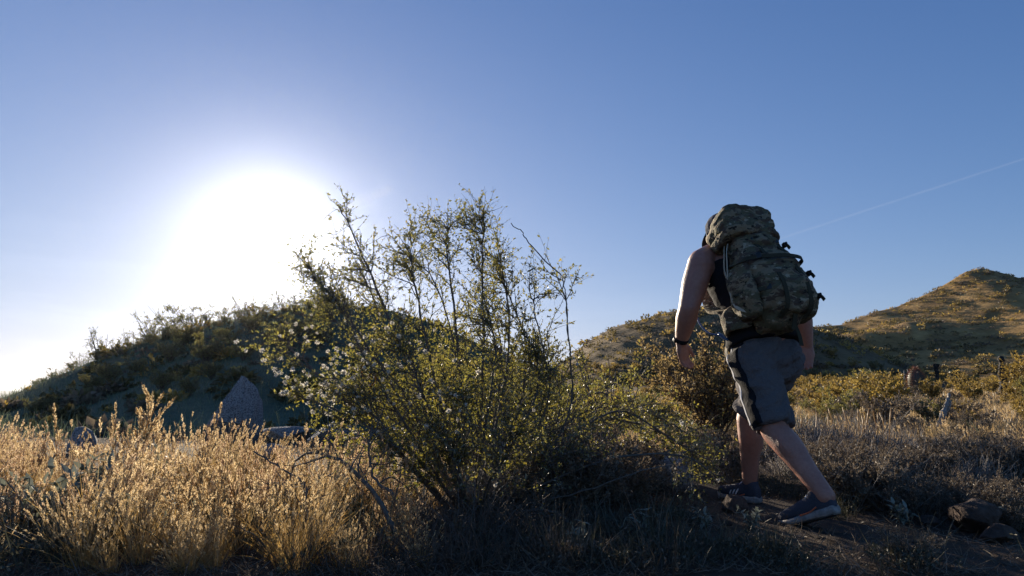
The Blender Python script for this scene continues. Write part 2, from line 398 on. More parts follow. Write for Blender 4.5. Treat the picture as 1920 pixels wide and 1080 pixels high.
def _plastic(name, c, rough=0.35):
    t = NT(name); n = t.noise(120, 2, t.coords()); t.principled(t.ramp(n, [(0.3, c), (0.7, tuple(x * 1.3 for x in c))]), rough, spec=0.5); M[name] = t.m
_plastic('buckle_plastic', (0.012, 0.012, 0.012)); _plastic('tube_blue', (0.05, 0.10, 0.22), 0.2)
_plastic('eye_white', (0.7, 0.68, 0.66), 0.2)
t = NT('skin'); co = t.coords()
n = t.noise(55, 6, co, 0.7); n2 = t.noise(8, 4, co); f = t.noise(300, 4, co, 0.7)
c = t.ramp(t.math('ADD', t.math('MULTIPLY', n, .5), t.math('MULTIPLY', n2, .5)), [(0.3, (0.31, 0.135, 0.098)), (0.55, (0.40, 0.19, 0.14)), (0.75, (0.49, 0.255, 0.195))])
b = t.principled(c, 0.5, t.bump(t.math('ADD', f, t.math('MULTIPLY', n, 1.5)), 0.45, 0.003), spec=0.45)
b.inputs['Subsurface Weight'].default_value = 0.08; b.inputs['Subsurface Radius'].default_value = (0.012, 0.004, 0.002); b.inputs['Subsurface Scale'].default_value = 0.5
M['skin'] = t.m
t = NT('hair'); n = t.noise(300, 2, t.coords()); t.principled(t.ramp(n, [(0.3, (0.02, 0.012, 0.008)), (0.7, (0.06, 0.035, 0.022))]), 0.6); M['hair'] = t.m
# camouflage cloth
t = NT('camouflage'); co = t.coords()
mpn = t.node('ShaderNodeMapping'); mpn.inputs['Scale'].default_value = (1.0, 1.0, 1.9); t.link(co, mpn.inputs['Vector']); cv = mpn.outputs[0]
def camo_mask(scale, thr, off):
    m2 = t.node('ShaderNodeMapping'); m2.inputs['Location'].default_value = (off, off * 1.7, -off); t.link(cv, m2.inputs['Vector'])
    return t.ramp(t.noise(scale, 3, m2.outputs[0], 0.6, 0.3), [(thr - 0.01, (0, 0, 0)), (thr + 0.01, (1, 1, 1))])
c = t.mix(camo_mask(9, 0.50, 0.3), (0.28, 0.225, 0.145), (0.15, 0.135, 0.08))
c = t.mix(camo_mask(13, 0.55, 4.1), c, (0.12, 0.085, 0.06))
c = t.mix(camo_mask(20, 0.62, 7.7), c, (0.030, 0.024, 0.018))
c = t.mix(camo_mask(16, 0.63, 2.9), c, (0.44, 0.385, 0.28))
wv = t.noise(900, 2, co); w = t.noise(13, 4, co, 0.55, 1.6)
t.principled(c, 0.8, t.bump(t.math('ADD', t.math('MULTIPLY', w, 9.0), wv), 0.75, 0.006), spec=0.25); M['camouflage'] = t.m

HEAD_A = math.radians(15)
UP = np.array([0, 0, 1.0]); FW = np.array([-math.sin(HEAD_A), math.cos(HEAD_A), 0]); LF = np.array([-math.cos(HEAD_A), -math.sin(HEAD_A), 0])
J = dict(pel=P(1436, 655, 3.34), chest=P(1388, 540, 3.45), c7=P(1372, 474, 3.52), head=P(1353, 438, 3.69),
         shL=P(1314, 494, 3.42), elL=P(1291, 580, 3.38), wrL=P(1277, 641, 3.50),
         knR=P(1404, 785, 3.54), anR=P(1406, 903, 3.66), knL=P(1455, 812, 3.11), anL=P(1549, 931, 2.87),
         elR=P(1500, 585, 3.60), wrR=P(1513, 648, 3.62))
J['hipL'] = J['pel'] + LF * .095 - UP * .05; J['hipR'] = J['pel'] - LF * .095 - UP * .05
shc = J['c7'] - UP * 0.035 + FW * .01
J['shR'] = 2 * shc - J['shL']; J['shR'][2] = J['shL'][2] + .0
def dist(a, b): return float(np.linalg.norm(J[a] - J[b]))
if True:
    for a, b in (('shL', 'elL'), ('elL', 'wrL'), ('shR', 'elR'), ('elR', 'wrR'), ('hipL', 'knL'), ('knL', 'anL'), ('hipR', 'knR'), ('knR', 'anR'), ('pel', 'c7'), ('shL', 'shR')): print('LEN', a, b, round(dist(a, b), 3))
    for k in J: print('J', k, J[k].round(3))

def ring_loft(mb, C, A, B, rx, ry, n=20, p=2.0, cap=0.35, m=0):
    """closed loft: centres C, unit axes A,B, radii; superellipse exponent p; rounded caps"""
    C = np.asarray(C, float); k = len(C)
    A = np.broadcast_to(np.asarray(A, float), (k, 3)); B = np.broadcast_to(np.asarray(B, float), (k, 3))
    rx = np.broadcast_to(np.asarray(rx, float), (k,)); ry = np.broadcast_to(np.asarray(ry, float), (k,))
    th = np.arange(n) * 2 * math.pi / n; ct, st = np.cos(th), np.sin(th)
    ex = np.sign(ct) * np.abs(ct) ** (2 / p); ey = np.sign(st) * np.abs(st) ** (2 / p)
    CC, AA, BB, RX, RY = list(C), list(A), list(B), list(rx), list(ry)
    if cap > 0:
        for end in (0, 1):
            i, j = (0, 1) if end == 0 else (k - 1, k - 2)
            d = C[i] - C[j]; d = d / np.linalg.norm(d); r = min(rx[i], ry[i]) * cap
            new = []
            for a in (30, 60, 80):
                s, c_ = math.sin(math.radians(a)), math.cos(math.radians(a))
                new.append((C[i] + d * r * s, A[i], B[i], rx[i] - min(rx[i], ry[i]) * min(cap, 1) * (1 - c_), ry[i] - min(rx[i], ry[i]) * min(cap, 1) * (1 - c_)))
            for x in new:
                if end == 0: CC.insert(0, x[0]); AA.insert(0, x[1]); BB.insert(0, x[2]); RX.insert(0, x[3]); RY.insert(0, x[4])
                else: CC.append(x[0]); AA.append(x[1]); BB.append(x[2]); RX.append(x[3]); RY.append(x[4])
    K = len(CC)
    V = np.concatenate([CC[i] + RX[i] * ex[:, None] * AA[i] + RY[i] * ey[:, None] * BB[i] for i in range(K)] + [[CC[0]], [CC[-1]]])
    i, j = np.meshgrid(np.arange(K - 1), np.arange(n), indexing='ij'); jn = (j + 1) % n
    q = np.stack([i * n + j, i * n + jn, (i + 1) * n + jn, (i + 1) * n + j], -1).reshape(-1, 4)
    t = []
    for j in range(n): t += [(K * n, (j + 1) % n, j), (K * n + 1, (K - 1) * n + j, (K - 1) * n + (j + 1) % n)]
    mb.add(V, q, t, m)
def limb(mb, pts, rad, n=16, flat=None, steps=14):
    """tapered limb through control points"""
    pts = spline(pts, steps); rad = np.interp(np.linspace(0, 1, steps), np.linspace(0, 1, len(rad)), rad)
    tan = nv(np.gradient(pts, axis=0)); ref = LF if abs(np.dot(tan[0], LF)) < .8 else UP
    A = nv(ref - tan * (tan @ ref)[:, None]); B = np.cross(tan, A)
    fl = 1.0 if flat is None else flat
    ring_loft(mb, pts, A, B, rad, rad * fl, n, 2, 0.9)
def ball(mb, c, r, A=None, B=None, Cc=None):
    A = LF if A is None else A; B = FW if B is None else B; Cc = UP if Cc is None else Cc
    r = np.broadcast_to(np.asarray(r, float), (3,))
    th = np.linspace(0, math.pi, 9)[1:-1]
    ring_loft(mb, [c + Cc * r[2] * math.cos(a) for a in th], A, B, r[0] * np.sin(th), r[1] * np.sin(th), 14, 2, 0.0)
def fuse(mb, name, mats, parent, voxel=0.007, smooth=4, disp=None):
    me = mb.mesh('tmp'); o = bpy.data.objects.new('tmp', me); COL.objects.link(o)
    r = o.modifiers.new('r', 'REMESH'); r.mode = 'VOXEL'; r.voxel_size = voxel; r.use_smooth_shade = True
    if smooth:
        s = o.modifiers.new('s', 'SMOOTH'); s.factor = 0.5; s.iterations = smooth
    dg = bpy.context.evaluated_depsgraph_get(); me2 = bpy.data.meshes.new_from_object(o.evaluated_get(dg))
    bpy.data.objects.remove(o); bpy.data.meshes.remove(me)
    if disp:
        n = len(me2.vertices); co = np.zeros(n * 3); no = np.zeros(n * 3)
        me2.vertices.foreach_get('co', co); me2.vertices.foreach_get('normal', no)
        co, no = co.reshape(-1, 3), no.reshape(-1, 3)
        co = co + no * disp(co, no)[:, None]; me2.vertices.foreach_set('co', co.ravel()); me2.update()
    me2.name = name; me2.materials.clear()
    me2.polygons.foreach_set('use_smooth', np.ones(len(me2.polygons), bool))
    return link(name, me2, mats, parent)

SP = nv(J['c7'] - J['pel'])                       # spine direction
TB = nv(np.cross(LF, SP)); TB = TB if np.dot(TB, FW) > 0 else -TB   # torso front
foot0 = (J['anL'] + J['anR']) / 2
hiker = empty('person', (float(foot0[0]), float(foot0[1]), float(base_z(foot0[0], foot0[1]))))
tag(hiker, 'hiker in grey shorts and black tank top walking away under a backpack', 'person')
HK = bpy.context.evaluated_depsgraph_get
def hparent(o, par=None):
    o.parent = par or hiker
    o.matrix_parent_inverse = Matrix.Translation(-Vector(hiker.location)); return o

body = MB()
def spt(f, fwd=0.0, lat=0.0):
    """point along the spine curve: 0 pelvis, 1 c7"""
    c = spline([J['pel'], J['chest'], J['c7']], 41)[int(round(f * 40))] if 0 <= f <= 1 else J['pel'] + SP * (f * np.linalg.norm(J['c7'] - J['pel']))
    return c + TB * fwd + LF * lat
TF = [-0.18, -0.06, 0.08, 0.25, 0.45, 0.65, 0.82, 0.94]
TRX = [0.135, 0.158, 0.162, 0.158, 0.168, 0.185, 0.180, 0.120]; TRY = [0.095, 0.108, 0.112, 0.112, 0.120, 0.125, 0.112, 0.075]
ring_loft(body, [spt(f, 0.0) for f in TF], LF, TB, TRX, TRY, 24, 2.3, 0.7)
for s in (1, -1): ball(body, J['pel'] + LF * s * .075 - TB * .020 - UP * .05, (.080, .08, .09))      # gluteals
for side, s in (('L', 1), ('R', -1)):
    sh, el, wr = J['sh' + side], J['el' + side], J['wr' + side]
    limb(body, [J['c7'] + LF * s * .03 + UP * .02, shc + LF * s * .12 + UP * .025, sh + UP * .012], [.060, .062, .070], 16)
    ball(body, sh - UP * .012, (.078, .080, .090))
    ad = nv(el - sh)
    limb(body, [sh, sh + (el - sh) * .45 + TB * .006, el], [.074, .074, .056], 16)
    ball(body, sh + (el - sh) * .5 + TB * .018, (.052, .054, .085), Cc=ad, A=LF, B=nv(np.cross(ad, LF)))    # biceps
    ball(body, sh + (el - sh) * .45 - TB * .020, (.052, .052, .088), Cc=ad, A=LF, B=nv(np.cross(ad, LF)))
    fd = nv(wr - el)
    limb(body, [el, el + (wr - el) * .28, el + (wr - el) * .65, wr], [.056, .060, .048, .034], 16)
    ball(body, el - TB * .012, (.046, .048, .046))
    # hand: palm, four fingers, thumb
    if side == 'L': hd = nv(P(1283, 676, 3.54) - wr); outw = FW; thd = -LF * .85 + FW * .45
    else: hd = nv(P(1506, 712, 3.58) - wr); outw = FW; thd = LF * .85 + FW * .45
    fwdh = nv(thd - hd * np.dot(thd, hd)); nrm_ = nv(np.cross(hd, fwdh)); nrm_ = nrm_ if np.dot(nrm_, outw) > 0 else -nrm_   # back of the hand
    ring_loft(body, [wr - hd * .01, wr + hd * .02, wr + hd * .05, wr + hd * .088], fwdh, nrm_, [.032, .040, .049, .046], [.024, .021, .020, .016], 14, 2.6, .8)
    for k, (off, ln) in enumerate(((.034, .080), (.012, .090), (-.011, .084), (-.033, .066))):
        b0 = wr + hd * .082 + fwdh * off
        cu = (0.10, 0.42, 0.75)
        p1 = b0 + ln * .42 * nv(hd - nrm_ * cu[0]); p2 = p1 + ln * .33 * nv(hd - nrm_ * cu[1] * 1.3); p3 = p2 + ln * .25 * nv(hd - nrm_ * cu[2] * 1.8)
        limb(body, [b0 - hd * .02, p1, p2, p3], [.0120, .0115, .0105, .0090], 8, steps=9)
    tb0 = wr + hd * .028 + fwdh * .026
    tdir = nv(hd * .75 + fwdh * .65 - nrm_ * .25)
    limb(body, [tb0 - fwdh * .012, tb0 + tdir * .035, tb0 + tdir * .055 + hd * .014, tb0 + tdir * .07 + hd * .03], [.019, .0145, .0125, .0105], 8, steps=9)
    # leg
    hp, kn, an = J['hip' + side], J['kn' + side], J['an' + side]
    limb(body, [hp, hp + (kn - hp) * .35, hp + (kn - hp) * .75, kn], [.088, .090, .078, .068], 18)
    sd = nv(an - kn); bk = nv(-FW + sd * np.dot(FW, sd))
    limb(body, [kn, kn + (an - kn) * .25 + bk * .012, kn + (an - kn) * .6 + bk * .004, an], [.067, .069, .052, .041], 18)
    ball(body, kn + (an - kn) * .27 + LF * s * .018 + bk * .022, (.050, .050, .110), A=LF, B=bk, Cc=sd)  # calf
    ball(body, kn + (an - kn) * .25 - LF * s * .020 + bk * .020, (.048, .050, .120), A=LF, B=bk, Cc=sd)
    ball(body, kn - bk * .020, (.054, .048, .060), A=LF, B=bk, Cc=sd)
# neck and head
hdn = nv(J['head'] - J['c7'] + UP * .10); fc = nv(FW - UP * .35)
limb(body, [J['c7'] - UP * .03, J['c7'] + (J['head'] - J['c7']) * .5 - TB * .0, J['head'] - UP * .02], [.068, .060, .062], 16)
hu = nv(np.cross(fc, LF)); hu = hu if hu[2] > 0 else -hu
hc = J['head']
ball(body, hc + hu * .02 - fc * .012, (.076, .096, .098), A=LF, B=fc, Cc=hu)
ring_loft(body, [hc + hu * .03 + fc * .02, hc - hu * .03 + fc * .028, hc - hu * .075 + fc * .035, hc - hu * .105 + fc * .048], LF, fc, [.070, .066, .055, .032], [.076, .070, .056, .030], 16, 2.2, .6)
limb(body, [hc + hu * .018 + fc * .09, hc - hu * .012 + fc * .112, hc - hu * .028 + fc * .104], [.010, .014, .015], 10, steps=8)   # nose
limb(body, [hc - hu * .058 + fc * .088 + LF * .022, hc - hu * .060 + fc * .096, hc - hu * .058 + fc * .088 - LF * .022], [.006, .009, .006], 8, steps=8)  # lips
for s in (1, -1): ball(body, hc + LF * s * .078 - hu * .008 - fc * .008, (.010, .020, .032), A=LF, B=nv(fc - LF * s * .5), Cc=hu)   # ears
for s in (1, -1): ball(body, hc + LF * s * .031 + hu * .020 + fc * .078, (.018, .014, .010), A=LF, B=fc, Cc=hu)
hparent(fuse(body, 'body', M['skin'], None, 0.0062, 3))
for s in (1, -1):
    e = MB(); ball(e, hc + LF * s * .031 + hu * .012 + fc * .084, .0125); hparent(e.build('eye', M['eye_white']))
hr = MB(); ball(hr, hc + hu * .024 - fc * .020, (.081, .098, .099), A=LF, B=fc, Cc=nv(hu - fc * .25)); ball(hr, hc - fc * .055 - hu * .03, (.062, .045, .06), A=LF, B=fc, Cc=hu)
hparent(fuse(hr, 'hair', M['hair'], None, .007, 2))
# cap
cp = MB(); ball(cp, hc + hu * .045 - fc * .006, (.089, .108, .088), A=LF, B=fc, Cc=hu)
capo = hparent(fuse(cp, 'cap', M['cap_navy'], None, .006, 2))
br = MB(); th = np.linspace(-1.15, 1.15, 17)
ro = [(hc + hu * .030 + fc * (math.cos(a) * .100) + LF * math.sin(a) * .086) for a in th]
rb = [(hc + hu * (.030 - .030 * math.cos(a * .9) - .004) + fc * (math.cos(a) * .175 + .012) + LF * math.sin(a) * .088) for a in th]
V = np.array(ro + rb + [p - hu * .005 for p in ro] + [p - hu * .005 for p in rb]); n = len(th); q = []
for i in range(n - 1): q += [(i, i + 1, n + i + 1, n + i), (2 * n + i, 3 * n + i, 3 * n + i + 1, 2 * n + i + 1), (n + i, n + i + 1, 3 * n + i + 1, 3 * n + i)]
br.add(V, q); o = br.build('brim', M['cap_navy']); o.parent = capo

def wrinkle(amp, fx=9, fz=16, s=0):
    def f(co, no):
        u = co @ LF; d = co @ FW; z = co[:, 2]
        return amp * (fbm(u * fx + z * fz * .55 + 3 * d, z * fz - u * 5, 71 + s, 3) + .6 * fbm(d * fx * 1.4 + z * 9, z * fz * 1.7, 77 + s, 2))
    return f
# tank top: follows the torso, ends at neckline and hem
tk = MB(); tf = [0.05, 0.08, 0.14, 0.28, 0.45, 0.60, 0.72]
ring_loft(tk, [spt(f) for f in tf], LF, TB, np.interp(tf, TF, TRX) + .012, np.interp(tf, TF, TRY) + .013, 28, 2.4, 0.15)
for s in (1, -1):
    limb(tk, [spt(.66, .10, s * .09), spt(.90, .075, s * .088), spt(1.0, .01, s * .085), spt(.93, -.075, s * .085), spt(.66, -.11, s * .09)], [.034, .030, .028, .030, .034], 12, .9, 18)
hparent(fuse(tk, 'tank_top', M['black_fabric'], None, .0075, 3, wrinkle(.010)))
# shorts
def folds(co, no):
    u = co @ LF; d = co @ FW; z = co[:, 2]
    r1 = fbm(u * 6 + z * 3, z * 15 + u * 9 - d * 6, 111, 3); r2 = fbm(u * 14 + d * 9, z * 22 - d * 12, 117, 3)
    return .020 * (.5 - np.abs(r1) * 2.4) * .8 + .008 * r2 + .004
sh_ = MB()
pel = J['pel']
ring_loft(sh_, [pel + SP * .045, pel + SP * .0, pel - UP * .06, pel - UP * .12], LF, FW, [.168, .176, .182, .172], [.124, .132, .138, .128], 28, 2.2, .3)
ball(sh_, pel - FW * .045 - UP * .09, (.10, .115, .10))
for s in (1, -1): ball(sh_, pel + LF * s * .075 - FW * .058 - UP * .055, (.086, .088, .12))
hems = {}
for side, s in (('L', 1), ('R', -1)):
    hp, kn = J['hip' + side], J['kn' + side]; hm = hp + (kn - hp) * .92 + (kn - hp) / np.linalg.norm(kn - hp) * .0
    td = nv(kn - hp); A = nv(LF - td * np.dot(LF, td)); B = np.cross(td, A)
    cs = [hp + UP * .02, hp + (hm - hp) * .3, hp + (hm - hp) * .65, hm]
    ring_loft(sh_, cs, A, B, [.112, .108, .098, .094], [.124, .116, .104, .098], 24, 2.1, .04)
    hems[side] = (cs, A, B)
shorts = hparent(fuse(sh_, 'shorts', M['shorts_grey'], None, .0062, 3, folds))
def skin_strip(src, pts, half, out, name, mats, par, th=.004, lift=.006, steps=80):
    """strip laid on a mesh surface: points projected on src along -out"""
    from mathutils.bvhtree import BVHTree
    bv = BVHTree.FromPolygons([v.co[:] for v in src.data.vertices], [p.vertices[:] for p in src.data.polygons])
    pts = spline(pts, steps); tan = nv(np.gradient(pts, axis=0)); mb = MB(); rows = []
    for p, tn in zip(pts, tan):
        sd_ = nv(np.cross(tn, out)); row = []
        for k in np.linspace(-1, 1, 15):
            p0 = p + sd_ * half * k + out * .3
            hit, hn, _, _ = bv.ray_cast(Vector(p0), Vector(-out), 0.8)
            row.append(np.array(hit) + out * lift if hit is not None else p + sd_ * half * k)
        rows.append(row)
    R = np.array(rows)
    for _ in range(6): R[1:-1] = (R[:-2] + R[1:-1] * 2 + R[2:]) / 4; R[:, 1:-1] = (R[:, :-2] + R[:, 1:-1] * 2 + R[:, 2:]) / 4
    R = R + out * .006; top = R.reshape(-1, 3); bot = (R - out * (th + lift + .008)).reshape(-1, 3); m = 15; n = steps; q = []
    for i in range(n - 1):
        for j in range(m - 1):
            a, b, c_, d = i * m + j, i * m + j + 1, (i + 1) * m + j + 1, (i + 1) * m + j
            q.append((a, b, c_, d)); q.append((n * m + a, n * m + d, n * m + c_, n * m + b))
        for j in (0, m - 1): q.append((i * m + j, (i + 1) * m + j, n * m + (i + 1) * m + j, n * m + i * m + j))
    mb.add(np.concatenate([top, bot]), q); o = mb.build(name, mats); return o
(cs, A, B) = hems['L']
for side, s in (('L', 1), ('R', -1)):
    (cs, A, B) = hems[side]
    line = [p_ - FW * .012 for p_ in (pel + SP * .03 + LF * s * .15, pel - UP * .06 + LF * s * .16, cs[1] + LF * s * .1, cs[2] + LF * s * .09, cs[3] + LF * s * .09 + UP * .006)]
    st = skin_strip(shorts, line, .034, LF * s, 'side_stripe', M['black_fabric'], None); st.parent = shorts
    fwl = [p + FW * .048 for p in line]
    st = skin_strip(shorts, fwl, .006, LF * s, 'piping', M['white_piping'], None); st.parent = shorts
# wristband on the left wrist
wb = MB(); wr, el = J['wrL'], J['elL']; fd = nv(wr - el); A = nv(LF - fd * np.dot(LF, fd)); B = np.cross(fd, A)
ring_loft(wb, [wr - fd * .022, wr - fd * .004], A, B, [.0405, .039], [.0405, .039], 20, 2, .12)
wbo = hparent(wb.build('wristband', M['black_fabric']))
wf = MB(); ring_loft(wf, [wr - fd * .013 + A * .036, wr - fd * .013 + A * .047], fd, B, [.013, .012], [.014, .013], 16, 5, .2)
o = wf.build('watch_face', M['buckle_plastic']); o.parent = wbo

# shoes
def shoe(an, toe_dir, pitch, side_s, heel_pt):
    d0 = nv(toe_dir * [1, 1, 0]); f = nv(d0 * math.cos(pitch) - UP * math.sin(pitch)); sd_ = nv(np.cross(UP, f)); u = np.cross(f, sd_)
    H = np.asarray(heel_pt, float)     # bottom of the heel
    L = .295
    def at(x, z, y=0): return H + f * x + u * z + sd_ * y
    xs = np.array([0.0, .03, .08, .14, .19, .235, .270, .292]); hw = np.array([.028, .036, .037, .040, .047, .046, .036, .018])
    off = np.array([0, 0, 0, .002, .004, .004, .002, 0]) * side_s
    root = MB(); ring_loft(root, [at(x, .030 + zt / 2, o_) for x, zt, o_ in zip(xs, [.062, .072, .074, .062, .048, .040, .032, .022], off)], sd_, u, hw * .93, np.array([.062, .072, .074, .062, .048, .040, .032, .022]) / 2 + .008, 20, 2.6, .5)
    ring_loft(root, [at(.055, .075), at(.050, .100), at(.047, .114)], sd_, f, [.034, .037, .036], [.052, .052, .050], 18, 2.3, .25)
    up = hparent(fuse(root, 'shoe', M['shoe_mesh'], None, .0055, 3))
    so = MB(); zz = np.array([.016, .012, .012, .011, .008, .008, .012, .018])
    ring_loft(so, [at(x, z0 + .009, o_) for x, z0, o_ in zip(xs, zz, off)], sd_, u, hw + .004, [.021, .020, .019, .018, .016, .014, .012, .010], 18, 3.6, .6)
    s_o = so.build('midsole', M['shoe_white']); s_o.parent = up
    ou = MB(); ring_loft(ou, [at(x, z0 - .011, o_) for x, z0, o_ in zip(xs, zz, off)], sd_, u, hw + .001, np.full(8, .004), 18, 3.6, .5)
    o = ou.build('outsole', M['buckle_plastic']); o.parent = up
    cr = MB()
    for k in (1, -1):
        tube(cr, spline([at(.06, .050, k * .038), at(.10, .036, k * .041), at(.15, .032, k * .0445)], 8), .0035, 5)
    o = cr.build('accent_trim', M['shoe_orange']); o.parent = up
    for k in range(3):
        st_ = MB(); x0 = .125 + k * .022
        tube(st_, spline([at(x0, .040, side_s * .043), at(x0 - .012, .062, side_s * .038), at(x0 - .022, .084 - k * .012, side_s * .026)], 8), .0042, 5)
        o = st_.build('side_stripe', M['white_piping']); o.parent = up
    lc = MB()
    for k in range(4):
        x0 = .105 + k * .022; zt = .112 - k * .011
        tube(lc, spline([at(x0, zt - .014, .026), at(x0 + .004, zt - .002, 0), at(x0 + .012, zt - .016, -.026)], 7), .003, 5)
    o = lc.build('laces', M['white_piping']); o.parent = up
    sk = MB(); ring_loft(sk, [at(.048, .085), an - UP * .0 + f * 0 + u * .012], sd_, f, [.036, .030], [.042, .032], 18, 2, .2)
    hparent(sk.build('sock', M['sock_grey']))
aL, aR = J['anL'], J['anR']
gL = float(base_z(aL[0], aL[1])) + .012; gR = float(base_z(aR[0], aR[1])) + .012
tdR = nv(np.array([-.42, .90, 0])); tdL = nv(np.array([-.50, .86, 0]))
hr_ = np.array([aR[0], aR[1], 0]) - tdR * .050; hr_[2] = gR
shoe(aR, tdR, 0.0, 1, hr_)
pr = math.radians(20); hl_ = np.array([aL[0], aL[1], 0]) - tdL * .045; hl_[2] = gL + .295 * math.sin(pr) * .78
shoe(aL, tdL, pr, -1, hl_)
J_info = (gL, aL, gR, aR)

# ------------------------------------------------------------------ backpack (held by the hiker: its own thing)
O0 = P(1441, 603, 3.245); T0 = P(1375, 398, 3.47)   # lower and upper centre of the back panel
Uv = nv(T0 - O0); BK = nv(-FW - Uv * np.dot(-FW, Uv))
pack = empty('backpack', tuple(O0)); tag(pack, 'large camouflage hiking backpack strapped on the hiker', 'backpack')
def pp(u, b, l): return O0 + Uv * u * .93 + BK * b * .79 + LF * l
def pput(o, par=None):
    if par is None: o.parent = pack; o.matrix_parent_inverse = Matrix.Translation(-pack.location)
    else: o.parent = par
    return o
def crumple(amp, s=0):
    def f(co, no):
        u = (co - O0) @ Uv; l = (co - O0) @ LF; b = (co - O0) @ BK
        r = fbm(l * 9 + u * 4, u * 13 - b * 7, 81 + s, 4); r2 = fbm(b * 11 + u * 6, u * 9 + l * 8, 85 + s, 4)
        return amp * (np.abs(r) * -1.6 + .5 + r2)
    return f
mbag = MB()
us = np.array([-.045, .0, .08, .18, .28, .37, .44, .49]); dep = np.array([.085, .118, .138, .138, .122, .098, .082, .07]); wid = np.array([.115, .142, .156, .160, .160, .156, .148, .135])
ring_loft(mbag, [pp(u, d, 0) for u, d in zip(us, dep)], LF, BK, wid, dep, 32, 3.2, .5)
main = pput(fuse(mbag, 'main_bag', M['camouflage'], None, .0075, 2, crumple(.016)))
lid = MB(); lu = nv(Uv + TB * .10)
ring_loft(lid, [pp(.515, .050, .020), pp(.545, .044, .022), pp(.600, .036, .020), pp(.655, .030, .012), pp(.700, .030, .0), pp(.722, .034, -.012)], LF, nv(BK - lu * np.dot(BK, lu)), [.156, .170, .172, .168, .156, .128], [.108, .122, .124, .120, .110, .088], 32, 5.0, .12)
lido = pput(fuse(lid, 'top_lid', M['camouflage'], None, .006, 1, crumple(.020, 9)))
pk = MB()   # hook patch on the lid
ring_loft(pk, [pp(.640, .135, -.040), pp(.640, .147, -.040)], LF, Uv, [.036, .036], [.018, .018], 16, 6, .1); pput(pk.build('hook_patch', M['black_fabric']), lido)
lz = MB(); ring_loft(lz, [pp(.505, .052, .018), pp(.528, .050, .020)], LF, nv(BK - lu * np.dot(BK, lu)), [.168, .172], [.120, .124], 32, 4.5, .1); pput(fuse(lz, 'lid_skirt', M['camouflage'], None, .006, 1, crumple(.014, 11)), lido)
col_ = MB(); ring_loft(col_, [pp(.45, .085, 0), pp(.50, .075, 0)], LF, BK, [.135, .125], [.095, .09], 28, 2.6, .3)
pput(fuse(col_, 'drawcord_collar', M['camouflage'], None, .008, 2, crumple(.02, 4)))
fp = MB(); ring_loft(fp, [pp(-.02, .235, -.03), pp(.05, .262, -.03), pp(.13, .268, -.03), pp(.19, .25, -.03)], LF, BK, [.100, .115, .112, .095], [.040, .048, .046, .035], 26, 3, .5)
fpo = pput(fuse(fp, 'lower_pocket', M['camouflage'], None, .007, 2, crumple(.014, 13)))
fp = MB(); ring_loft(fp, [pp(.205, .235, -.02), pp(.27, .232, -.02), pp(.34, .190, -.02), pp(.39, .165, -.02)], LF, BK, [.105, .112, .108, .09], [.034, .042, .040, .03], 26, 3, .5)
pput(fuse(fp, 'upper_pocket', M['camouflage'], None, .007, 2, crumple(.014, 17)))
for s in (1, -1):
    sp_ = MB(); ring_loft(sp_, [pp(-.01, .11, s * .165), pp(.07, .12, s * .185), pp(.17, .12, s * .188), pp(.25, .11, s * .170), pp(.33, .105, s * .150)], LF, BK, [.030, .040, .040, .034, .024], [.072, .088, .090, .080, .06], 22, 2.8, .5)
    pput(fuse(sp_, 'side_pocket', M['camouflage'], None, .007, 2, crumple(.014, 21 + s)))
def strap(name, pts, w, nrm0, mat, par=None, th=.004, steps=24):
    pts = spline(pts, steps); tan = nv(np.gradient(pts, axis=0)); n0 = np.broadcast_to(np.asarray(nrm0, float), pts.shape)
    nn = nv(n0 - tan * np.sum(n0 * tan, 1)[:, None]); sd_ = np.cross(tan, nn); mb = MB()
    V = np.stack([pts - sd_ * w / 2 - nn * th / 2, pts + sd_ * w / 2 - nn * th / 2, pts + sd_ * w / 2 + nn * th / 2, pts - sd_ * w / 2 + nn * th / 2], 1).reshape(-1, 3)
    q = []
    for i in range(steps - 1):
        for j in range(4): q.append((i * 4 + j, i * 4 + (j + 1) % 4, (i + 1) * 4 + (j + 1) % 4, (i + 1) * 4 + j))
    q += [(3, 2, 1, 0), tuple((steps - 1) * 4 + j for j in range(4))]
    mb.add(V, q); return pput(mb.build(name, mat, smooth=False), par)
def buckle(c, A, B, N, par=None, w=.018, h=.013):
    mb = MB(); ring_loft(mb, [c - N * .005, c + N * .005], A, B, [w, w], [h, h], 16, 5, .2)
    ring_loft(mb, [c + B * h * 1.3 - N * .003, c + B * h * 1.3 + N * .003], A, B, [w * .7] * 2, [h * .5] * 2, 12, 5, .2)
    return pput(mb.build('buckle', M['buckle_plastic']), par)
# compression straps down the back and round the sides
for l in (-.085, .055):
    strap('webbing_strap', [pp(.53, .155, l), pp(.46, .170, l), pp(.36, .232, l), pp(.22, .29, l), pp(.10, .325, l), pp(-.02, .295, l), pp(-.06, .20, l)], .024, BK, M['webbing'])
    buckle(pp(.455, .185, l), LF, Uv, BK)
for u in (.30, .10):
    strap('webbing_strap', [pp(u + .02, .04, .190), pp(u, .13, .235 - .05 * (u > .2)), pp(u - .01, .24, .165), pp(u - .015, .30, .06), pp(u - .015, .318, -.04), pp(u - .01, .275, -.15), pp(u, .13, -.232 + .05 * (u > .2)), pp(u + .02, .04, -.190)], .022, nv(BK), M['webbing'], steps=48)
    buckle(pp(u - .006, .275, .118), Uv, nv(LF - BK), nv(BK + LF))
for u, l in ((.205, -.215), (.06, -.225), (.42, -.165)):
    buckle(pp(u, .255 - .05 * (u > .4), l + .045), Uv, BK, -LF, w=.014)
    strap('strap_tail', [pp(u, .255 - .05 * (u > .4), l + .05), pp(u - .01, .272 - .05 * (u > .4), l + .04), pp(u - .035, .280 - .05 * (u > .4), l + .035)], .018, -LF, M['webbing'], steps=10)
